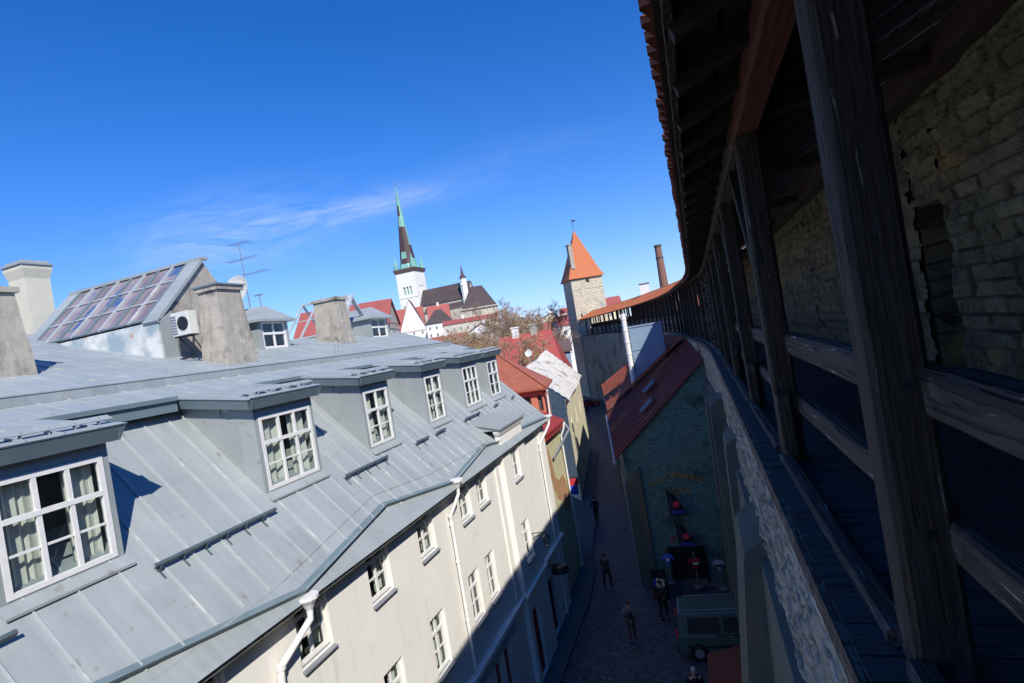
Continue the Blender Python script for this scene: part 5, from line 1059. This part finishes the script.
w = MB(); w.add([(na[0], 350, 36), (na[1]+.5, 350, 36), (na[1]+.5, 358.5, 48), (na[0], 358.5, 48), (na[1]+.5, 367, 36), (na[0], 367, 36)], [(0, 1, 2, 3), (3, 2, 4, 5)]); w.quad((-180, 345.5, 29.5), (-148, 345.5, 29.5), (-148, 351, 34), (-180, 351, 34)); w.build('nave_roof', 'slate_far', chh)
w = MB(); w.lathe((-147.5, 350, 0), [(2.4, -H), (2.4, 44), (2.8, 44.6), (2.2, 46), (2.2, 49), (2.6, 49.4), (1.0, 52), (.15, 58)], 8); w.build('stair_turret', ['cream'], chh)
w = MB(); w.lathe((-147.5, 350, 0), [(2.72, 49.45), (1.1, 52.2), (.2, 58.5)], 8); w.build('turret_cap', 'copper_old', chh)
w = MB(); w.box(-150.6, -149.8, 350, 351, 40, 47); w.build('copper_band', 'copper', chh)

# bare trees
def tree_meshes(seed, h, spread, depth=7):
    rt = random.Random(seed); tr = MB(off=False); cr_ = MB(off=False)
    def grow(p, d, l, r, lev):
        q = p+d*l; mid = p+d*l*.5+Vector((rt.uniform(-1, 1), rt.uniform(-1, 1), rt.uniform(-.3, .6)))*l*.06
        (tr if lev < 2 else cr_).tube([p, mid, q], [r, r*.85, r*.68], 6 if lev < 2 else 3, caps=False)
        if lev >= depth: return
        k = rt.choice((2, 3, 3)) if lev < depth-1 else 8
        for i in range(k):
            ax = Vector((rt.uniform(-1, 1), rt.uniform(-1, 1), rt.uniform(-.2, .5))).normalized()
            nd = (d+ax*spread*(1+.12*lev)+Vector((0, 0, .12))).normalized()
            grow(q if i < 2 else mid, nd, l*rt.uniform(.60, .80), max(r*.62, .02), lev+1)
    grow(Vector((0, 0, 0)), Vector((rt.uniform(-.05, .05), rt.uniform(-.05, .05), 1)), h*.30, h*.016, 0)
    top = max(v[2] for v in cr_.v); f_ = h/top
    for b_ in (tr, cr_): b_.v = [(v[0]*f_, v[1]*f_, v[2]*f_) for v in b_.v]
    return tr, cr_
protos = []
def bare_tree(label, x, y, h, seed, rz, m='twig', spread=.6, group='bare trees in front of the town', hidden=False):
    t = thing('bare_tree', label, 'tree', (x, y, 0), group, rz); a, b = tree_meshes(seed, h, spread)
    a.build('trunk', 'trunk', t); b.build('crown', m, t); return t
T1 = bare_tree('broad brown bare tree in the middle of the row', -37, 100, 21.0, 3, 0, spread=.75)
T2 = bare_tree('ochre bare tree at the left end of the row', -41.5, 97, 18.0, 5, 1.0, spread=.75)
T3 = bare_tree('reddish bare tree with the highest crown on the skyline', -36, 112, 24.0, 9, 2.0, 'twig_dark')
def again(src, label, x, y, rz, sc):
    c = copy_tree(src); c.location = (x, y, 0); c.rotation_euler = (0, 0, rz); c.scale = (sc, sc, sc); c['label'] = label; return c
again(T1, 'bare tree right of the middle, leaning against the pale houses', -30.5, 104, 2.4, .92)
again(T2, 'bare tree standing lowest, just behind the bright red roof', -30, 90, 4.1, .82)
again(T3, 'dark bare tree on the skyline right of the highest crown', -31, 116, 5.0, .9)
again(T2, 'bare tree nearest to the wall tower', -27.5, 112, .6, .92)
again(T1, 'bare tree on the skyline left of the highest crown', -43, 116, 5.5, 1.02)
again(T2, 'reddish twiggy tree growing over the left of the bright red roof', -23.0, 61, 2.9, .84)

# ================================================================== street life
def skin_mesh(name, joints, edges, rad, m, parent=None, sub=2, root=0):
    me = bpy.data.meshes.new(name); me.from_pydata([Vector(p) for p in joints], edges, []); o = bpy.data.objects.new(name, me); COL.objects.link(o)
    md = o.modifiers.new('skin', 'SKIN'); md.use_smooth_shade = True
    for i, r in enumerate(rad):
        sv = me.skin_vertices[0].data[i]; sv.radius = (r, r) if not isinstance(r, tuple) else r; sv.use_root = (i == root)
    sb = o.modifiers.new('sub', 'SUBSURF'); sb.levels = sub; sb.render_levels = sub
    bpy.context.view_layer.update()
    me2 = bpy.data.meshes.new_from_object(o.evaluated_get(bpy.context.evaluated_depsgraph_get()))
    bpy.data.objects.remove(o); me2.name = name; me2.materials.clear(); me2.materials.append(m)
    for p in me2.polygons: p.use_smooth = True
    o = bpy.data.objects.new(name, me2); COL.objects.link(o); o.parent = parent; return o
X['skin'] = mat('skin', (.42, .25, .18), rough=.6)
cols = {}
def cloth(c):
    if c not in cols: cols[c] = mat('cloth_%d' % len(cols), c, tuple(v*.75 for v in c), rough=.9, scale=14)
    return cols[c]
def person(label, x, y, rz, top, legs, hair, stride=.22, tall=1.0, bag=None, arms='walk'):
    hz = .92; s_ = stride
    # pelvis, spine, chest, neck, head ; legs ; arms
    J = [(0, 0, .94), (0, 0, 1.12), (0, -.01, 1.36), (0, 0, 1.47), (0, -.02, 1.53), (0, -.03, 1.62), (0, -.02, 1.70)]
    Rr = [.125, .115, .135, .062, .058, .098, .07]
    E_ = [(0, 1), (1, 2), (2, 3), (3, 4), (4, 5), (5, 6)]
    A = {}
    for sd, ph in ((-1, 1), (1, -1)):
        b = len(J); k = ph*s_
        J += [(sd*.1, 0, .88), (sd*.105, -k*.65-.03, .49), (sd*.105, -k*1.0+.05, .10), (sd*.11, -k*1.0-.09, .035)]; Rr += [.085, .058, .042, .034]; E_ += [(0, b), (b, b+1), (b+1, b+2), (b+2, b+3)]; A['leg%d' % sd] = b
        b = len(J)
        if arms == 'walk': el = (sd*.25, k*.3+.04, 1.15); ha = (sd*.23, k*.5-.12, .93); hd = (sd*.225, k*.5-.16, .86)
        else: el = (sd*.26, .02, 1.14); ha = (sd*.12, -.24, 1.16); hd = (sd*.07, -.29, 1.18)
        J += [(sd*.18, 0, 1.40), el, ha, hd]; Rr += [.055, .042, .030, .034]; E_ += [(2, b), (b, b+1), (b+1, b+2), (b+2, b+3)]; A['arm%d' % sd] = b
    S_ = lambda P_: [(p[0]*tall, p[1]*tall, p[2]*tall) for p in P_]
    body = skin_mesh('person', S_(J), E_, [r*tall for r in Rr], X['skin']); body.location = (x, y, 0.004); body.rotation_euler = (0, 0, rz); tag(body, label, 'person', None)
    # nose and fingers stay tiny at this distance but are there
    fx = MB(off=False); fx.v = []
    # jacket
    idx = [0, 1, 2]; JJ = [(0, 0, .80), (0, 0, 1.0), (0, 0, 1.15), (0, -.01, 1.37), (0, 0, 1.46)]; RR = [.165, .15, .14, .155, .08]; EE = [(0, 1), (1, 2), (2, 3), (3, 4)]
    for sd in (-1, 1):
        b = A['arm%d' % sd]; n = len(JJ); JJ += [J[b], J[b+1], J[b+2]]; RR += [.075, .058, .046]; EE += [(3, n), (n, n+1), (n+1, n+2)]
    skin_mesh('jacket', S_(JJ), EE, [r*tall for r in RR], cloth(top), body, 2, 1)
    JJ = [(0, 0, .95)]; RR = [.135]; EE = []
    for sd in (-1, 1):
        b = A['leg%d' % sd]; n = len(JJ); q = J[b+2]; JJ += [J[b], J[b+1], (q[0], q[1], q[2]+.03)]; RR += [.10, .072, .058]; EE += [(0, n), (n, n+1), (n+1, n+2)]
    skin_mesh('trousers', S_(JJ), EE, [r*tall for r in RR], cloth(legs), body, 2, 0)
    skin_mesh('hair', S_([(0, .025, 1.60), (0, .01, 1.69), (0, .0, 1.735)]), [(0, 1), (1, 2)], [.095*tall, .108*tall, .06*tall], cloth(hair), body, 2, 0)
    for sd in (-1, 1):
        b = A['leg%d' % sd]; q = J[b+2]; skin_mesh('shoe', S_([(q[0], q[1]+.03, .05), (q[0], q[1]-.08, .045), (q[0], q[1]-.18, .035)]), [(0, 1), (1, 2)], [.05*tall, .05*tall, .038*tall], cloth((.02, .02, .022)), body, 1, 0)
    b = A['arm1']
    if bag: skin_mesh('backpack', S_([(0, .17, 1.02), (0, .2, 1.2), (0, .17, 1.36)]), [(0, 1), (1, 2)], [(.13*tall), (.15*tall), (.1*tall)], cloth(bag), body, 2, 0)
    return body
person('person in an olive jacket walking down the middle of the shaded street', -6.4, 27.7, radians(160), (.06, .065, .04), (.012, .012, .015), (.03, .02, .015), .2, 1.0)
person('person in a pale coat with a dark backpack and pinkish trousers', -4.6, 22.9, radians(190), (.22, .20, .15), (.12, .05, .055), (.16, .05, .04), .16, .98, bag=(.012, .015, .03))
person('person all in black standing by the shop corner beside the van', -3.35, 24.5, radians(150), (.012, .012, .014), (.012, .012, .015), (.02, .015, .012), .08, 1.05, arms='hold')
person('person with pale grey hair and a black coat nearest at the bottom of the photo', -1.88, 18.45, radians(10), (.010, .010, .012), (.012, .012, .015), (.42, .40, .42), .2, 1.0)
person('person in dark clothes farther up the street beyond the shop corner', -8.65, 37.3, radians(200), (.012, .012, .016), (.015, .015, .02), (.02, .015, .012), .26, 1.0)
person('small distant person in black where the street meets the tower', -18.2, 84.5, radians(180), (.012, .012, .016), (.015, .015, .02), (.02, .015, .012), .15, 1.0)

# vehicles
def car(name, label, x, y, rz, Lc, Wc, paint, prof, glassprof, wheels, wr=.31, tail=True):
    """side profile in (along, up); glass house inset above the belt line"""
    t = thing(name, label, 'car' if name != 'parked_van' else 'van', (x, y, .002), None, rz)
    b = MB(off=False); hw = Wc/2; prof, cab = prof; n = len(prof); zb_, zt_ = cab[0][1], cab[1][1]
    ins = lambda z: .0 if z < zb_ else (z-zb_)/(zt_-zb_)*.17
    c_ = MB(off=False); (x0_, _), (x1_, _), (x2_, _), (x3_, _) = cab
    c_.hexa([(x0_, -hw+.01, zb_-.03), (x3_, -hw+.01, zb_-.03), (x3_, hw-.01, zb_-.03), (x0_, hw-.01, zb_-.03), (x1_, -hw+.17, zt_), (x2_, -hw+.17, zt_), (x2_, hw-.17, zt_), (x1_, hw-.17, zt_)])
    c_.build('cabin', paint, t, bevel=.06)
    L_ = [(a, -hw, z) for a, z in prof]; R_ = [(a, hw, z) for a, z in prof]
    b.add(L_+R_, [tuple(range(n)), tuple(range(2*n-1, n-1, -1))]+[(i, (i+1) % n, n+(i+1) % n, n+i) for i in range(n)])
    body = b.build('body', paint, t, bevel=.035)
    for gp_ in glassprof:
        for sd in (-1, 1):
            g_ = MB(off=False); pts = [(a, sd*(hw-ins(z)+.004), z) for a, z in gp_]; g_.add(pts+[(p[0], p[1]-sd*.02, p[2]) for p in pts], [tuple(range(len(pts))), tuple(range(len(pts), 2*len(pts)))]+[(i, (i+1) % len(pts), len(pts)+(i+1) % len(pts), len(pts)+i) for i in range(len(pts))]); g_.build('side_window', 'glass_dark', t)
    for wx in wheels:
        for sd in (-1, 1):
            a = MB(off=False); a.lathe((0, 0, 0), [(wr+.05, -.03), (wr+.05, .03)], 20); a.xform(Matrix.Translation((wx, sd*(hw-.005), wr)) @ Matrix.Rotation(pi/2, 4, 'X')); a.build('wheel_arch', 'black', t)
            a = MB(off=False); a.lathe((0, 0, 0), [(wr*.75, -.10), (wr, -.08), (wr, .08), (wr*.75, .10)], 20); a.xform(Matrix.Translation((wx, sd*(hw-.04), wr)) @ Matrix.Rotation(pi/2, 4, 'X')); wl_ = a.build('wheel', 'black', t)
            a = MB(off=False); a.lathe((0, 0, 0), [(.03, -.115), (wr*.6, -.11), (wr*.6, .11), (.03, .115)], 10); a.xform(Matrix.Translation((wx, sd*(hw-.04), wr)) @ Matrix.Rotation(pi/2, 4, 'X')); a.build('rim', 'gray_metal', wl_)
    return t, hw
vp_ = mat('teal_car_paint', (.06, .10, .092), (.07, .115, .105), rough=.25, spec=.6, scale=2)
prof = ([(0, .35), (-.05, .7), (0, 1.0), (3.1, 1.0), (3.6, .9), (3.72, .6), (3.7, .28), (.1, .25)], [(.0, 1.0), (.12, 1.82), (2.45, 1.82), (3.15, 1.0)])
v, hw = car('parked_van', 'grey-teal compact van parked against the town wall with its side to the camera', -2.62, 22.4, radians(4), 3.7, 1.7, vp_, prof, [[(.42, 1.08), (.42, 1.62), (1.62, 1.64), (1.62, 1.08)], [(1.76, 1.08), (1.76, 1.64), (2.36, 1.62), (2.78, 1.10)]], (.72, 3.05), .31)
for zz_, k in ((1.0, 'x'),):
    b = MB(off=False); b.box(1.5, 2.9, -hw-.014, -hw-.002, .98, 1.01); b.box(.3, 3.4, -hw-.03, -hw-.002, .52, .58); b.build('side_trim', 'black', v)
for sd in (-1, 1):
    b = MB(off=False); b.box(-.055, .03, sd*(hw-.09)-.07, sd*(hw-.09)+.07, .85, 1.2); b.build('tail_light', 'redcloth', v)
    b = MB(off=False); b.box(.4, 2.3, sd*.58-.02, sd*.58+.02, 1.85, 1.88); b.build('roof_rail', 'gray_metal', v)
b = MB(off=False); b.box(1.9, 2.04, -hw-.028, -hw-.003, 1.0-.06, 1.0-.02); b.box(1.2, 1.32, -hw-.028, -hw-.003, .94, .98); b.build('handle', 'gray_metal', v)
b = MB(off=False); b.box(-.075, -.045, -.26, .26, .55, .66); b.build('number_plate', 'white', v)
b = MB(off=False); b.hexa([(-.01, -.6, 1.12), (.06, -.6, 1.12), (.06, .6, 1.12), (-.01, .6, 1.12), (.07, -.55, 1.66), (.15, -.55, 1.66), (.15, .55, 1.66), (.07, .55, 1.66)]); b.build('rear_window', 'glass_dark', v)
b = MB(off=False); b.box(-.1, .1, -.8, .8, .32, .52); b.build('bumper', 'black', v)
rp_ = mat('red_car_paint', (.30, .012, .01), (.33, .015, .012), rough=.25, spec=.6, scale=2)
prof = ([(0, .3), (-.03, .7), (.1, .92), (2.8, .92), (3.7, .8), (3.9, .55), (3.85, .25), (.1, .22)], [(.2, .92), (.75, 1.44), (2.05, 1.44), (2.8, .92)])
v2, hw = car('parked_car', 'small bright red car parked at the far end of the street', -21.5, 92.5, radians(20), 3.9, 1.65, rp_, prof, [[(.5, .98), (.72, 1.32), (1.35, 1.36), (1.35, .98)], [(1.45, .98), (1.45, 1.36), (2.0, 1.34), (2.5, .98)]], (.72, 3.1), .3)

# goods outside the shop door
def mannequin(label, x, y, rz, shirt, second, num=False, tz=0):
    t = thing('clothes_mannequin', label, 'mannequin', (x, y, tz), 'shop mannequins by the door', rz)
    b = MB(off=False); b.lathe((0, 0, 0), [(.2, 0), (.2, .02), (.03, .05), (.02, .85)], 12); b.build('stand', 'gray_metal', t)
    j = [(0, 0, .86), (0, 0, 1.05), (0, 0, 1.32), (0, 0, 1.42)]; rr_ = [.15, .13, .15, .06]; e_ = [(0, 1), (1, 2), (2, 3)]
    for sd in (-1, 1): n = len(j); j += [(sd*.19, 0, 1.36), (sd*.27, 0, 1.14)]; rr_ += [.075, .065]; e_ += [(2, n), (n, n+1)]
    skin_mesh('shirt', j, e_, rr_, shirt, t, 2, 0)
    b = MB(off=False); b.lathe((0, 0, 0), [(.045, 1.40), (.04, 1.5), (.085, 1.58), (.09, 1.66), (.03, 1.74)], 12); b.build('head', 'dark', t)
    b = MB(off=False)
    if num: b.lathe((0, 0, 0), [(.075, -.006), (.075, .006)], 16); b.xform(Matrix.Translation((0, -.152, 1.22)) @ Matrix.Rotation(pi/2, 4, 'X'))
    else: b.box(-.13, .13, -.165, -.13, 1.17, 1.24)
    b.build('print', second, t); return t
mannequin('mannequin in a blue sports shirt with a white emblem left of the shop door', -3.12, 27.35, 0, cloth((.04, .12, .50)), 'white', True, .35)
mannequin('mannequin in a red shirt with a white stripe right of the shop door', -1.85, 27.2, .2, cloth((.35, .02, .04)), 'white', False, .2)
mannequin('mannequin in a white and dark shirt at the right end of the shop front', -.75, 27.35, 0, cloth((.30, .30, .36)), 'black', False, .0)
for (x, z, lb) in ((-2.35, -9.15, 'upper dark blue flag with a red emblem on the teal gable'), (-2.15, -10.75, 'lower dark blue flag with a red emblem above the shop door')):
    f = thing('hanging_flag', lb, 'flag', (x, 27.9, H+z), 'flags on the teal gable')
    b = MB(); b.tube([(x-.35, 27.95, z+.55), (x-.3, 26.95, z+.75)], .025, 6); b.build('pole', 'black', f)
    b = MB(); n = 8; vs = []
    for i in range(n+1):
        for j in range(9): u = i/n; w_ = j/8; vs.append((x-.32+.9*u*(.35+.65*w_), 27.3+.07*sin(u*9+w_*2), z+.68-1.35*w_-.25*u*(1-w_)))
    b.add(vs, [(i*9+j, (i+1)*9+j, (i+1)*9+j+1, i*9+j+1) for i in range(n) for j in range(8)]); b.build('cloth', cloth((.010, .014, .035)), f)
    b = MB(); b.lathe((0, 0, 0), [(.17, -.01), (.17, .01)], 6); b.xform(Matrix.Translation((x+.08, 27.2, z-.05)) @ Matrix.Rotation(pi/2, 4, 'X')); b.build('emblem', 'redcloth', f)
    b = MB(); b.box(x-.18, x+.42, 27.19, 27.21, z-.52, z-.36); b.build('band', cloth((.03, .04, .25)), f)
cr8 = thing('goods_rack', 'low dark rack of souvenirs standing at the left of the shop door', 'rack', (-3.6, 26.6, 0))
b = MB(); b.box(-3.95, -3.3, 26.3, 26.9, -H+.1, -H+.16); b.box(-3.95, -3.3, 26.3, 26.9, -H+.55, -H+.6); b.box(-3.95, -3.3, 26.86, 26.9, -H+.0, -H+1.2)
for sx in (-3.93, -3.33):
    for sy in (26.32, 26.88): b.box(sx-.02, sx+.02, sy-.02, sy+.02, -H, -H+1.2)
b.build('frame', 'black', cr8)
rq = random.Random(2)
for k in range(8):
    b = MB(); xx = -3.9+.15*(k % 4); zz_ = -H+.162 if k < 4 else -H+.602; b.box(xx, xx+.1, 26.45, 26.75, zz_, zz_+rq.uniform(.12, .26)); b.build('souvenir', rq.choice(['redcloth', 'bluecloth', 'yellowwall', 'white']), cr8)
# dark red awning at the wall foot
ra = thing('market_awning', 'dark red cloth awning over a stall at the foot of the town wall', 'awning', (-.7, 17.4, 0))
b = MB(); b.hexa([(-1.35, 16.3, -11.35), (-.15, 16.3, -11.0), (-.15, 18.5, -11.0), (-1.35, 18.5, -11.35), (-1.35, 16.3, -11.3), (-.15, 16.3, -10.95), (-.15, 18.5, -10.95), (-1.35, 18.5, -11.3)]); b.quad((-1.36, 16.3, -11.32), (-1.36, 18.5, -11.32), (-1.36, 18.5, -11.6), (-1.36, 16.3, -11.6)); b.build('canopy', cloth((.13, .028, .02)), ra)
b = MB()
for sx, sy in ((-1.3, 16.4), (-1.3, 18.4), (-.4, 16.4), (-.4, 18.4)): b.tube([(sx, sy, -H), (sx, sy, -11.3)], .03, 6)
b.build('frame', 'black', ra); b = MB(); b.box(-1.25, -.5, 16.5, 18.3, -12.65, -12.58); b.box(-1.23, -1.19, 16.5, 18.3, -H+.1, -12.6); b.build('counter', 'wood_red', ra)

# wall lantern on the corner of the long house
def lantern(label, x, y, z):
    t = thing('wall_lantern', label, 'lamp', (x, y, H+z), 'iron lanterns on the long house')
    b = MB(); b.tube([(-7.98, y, z+.15), (-7.7, y, z+.35), (x, y, z+.55)], .022, 6); b.tube([(-7.98, y, z+.5), (x, y, z+.55)], .018, 6); b.build('bracket', 'black', t)
    b = MB(); b.lathe((x, y, z), [(.03, .52), (.05, .46), (.17, .36), (.17, .34)], 6); b.lathe((x, y, z), [(.09, -.06), (.11, -.02), (.03, -.12)], 6)
    for k in range(6): a = 2*pi*k/6; b.tube([(x+.16*cos(a), y+.16*sin(a), z+.34), (x+.10*cos(a), y+.10*sin(a), z-.03)], .01, 4)
    b.build('frame', 'black', t); b = MB(); b.lathe((x, y, z), [(.095, -.02), (.15, .335)], 6); b.build('glass', 'glass', t)
lantern('black iron lantern on a bracket at the far corner of the long house', -7.2, 21.3, -8.6)

again(T1, 'low bare tree between the grey roof end and the red house', -36.5, 82, 1.7, .80)
again(T2, 'bare tree over the middle of the bright red roof', -31.5, 80, 5.2, .84)
again(T1, 'bare tree behind the right chimney of the bright red roof', -27.0, 86, .9, .80)
again(T3, 'dark bare tree hiding the middle town houses', -40, 106, 3.9, .84)
again(T1, 'bare tree before the houses left of the wall tower', -33.5, 97, 6.1, .93)
again(T3, 'small dark bare tree right beside the wall tower', -28.5, 101, 2.2, .76)
again(T2, 'bare tree on the slope left of the highest crown', -39.5, 92, 2.0, .98)
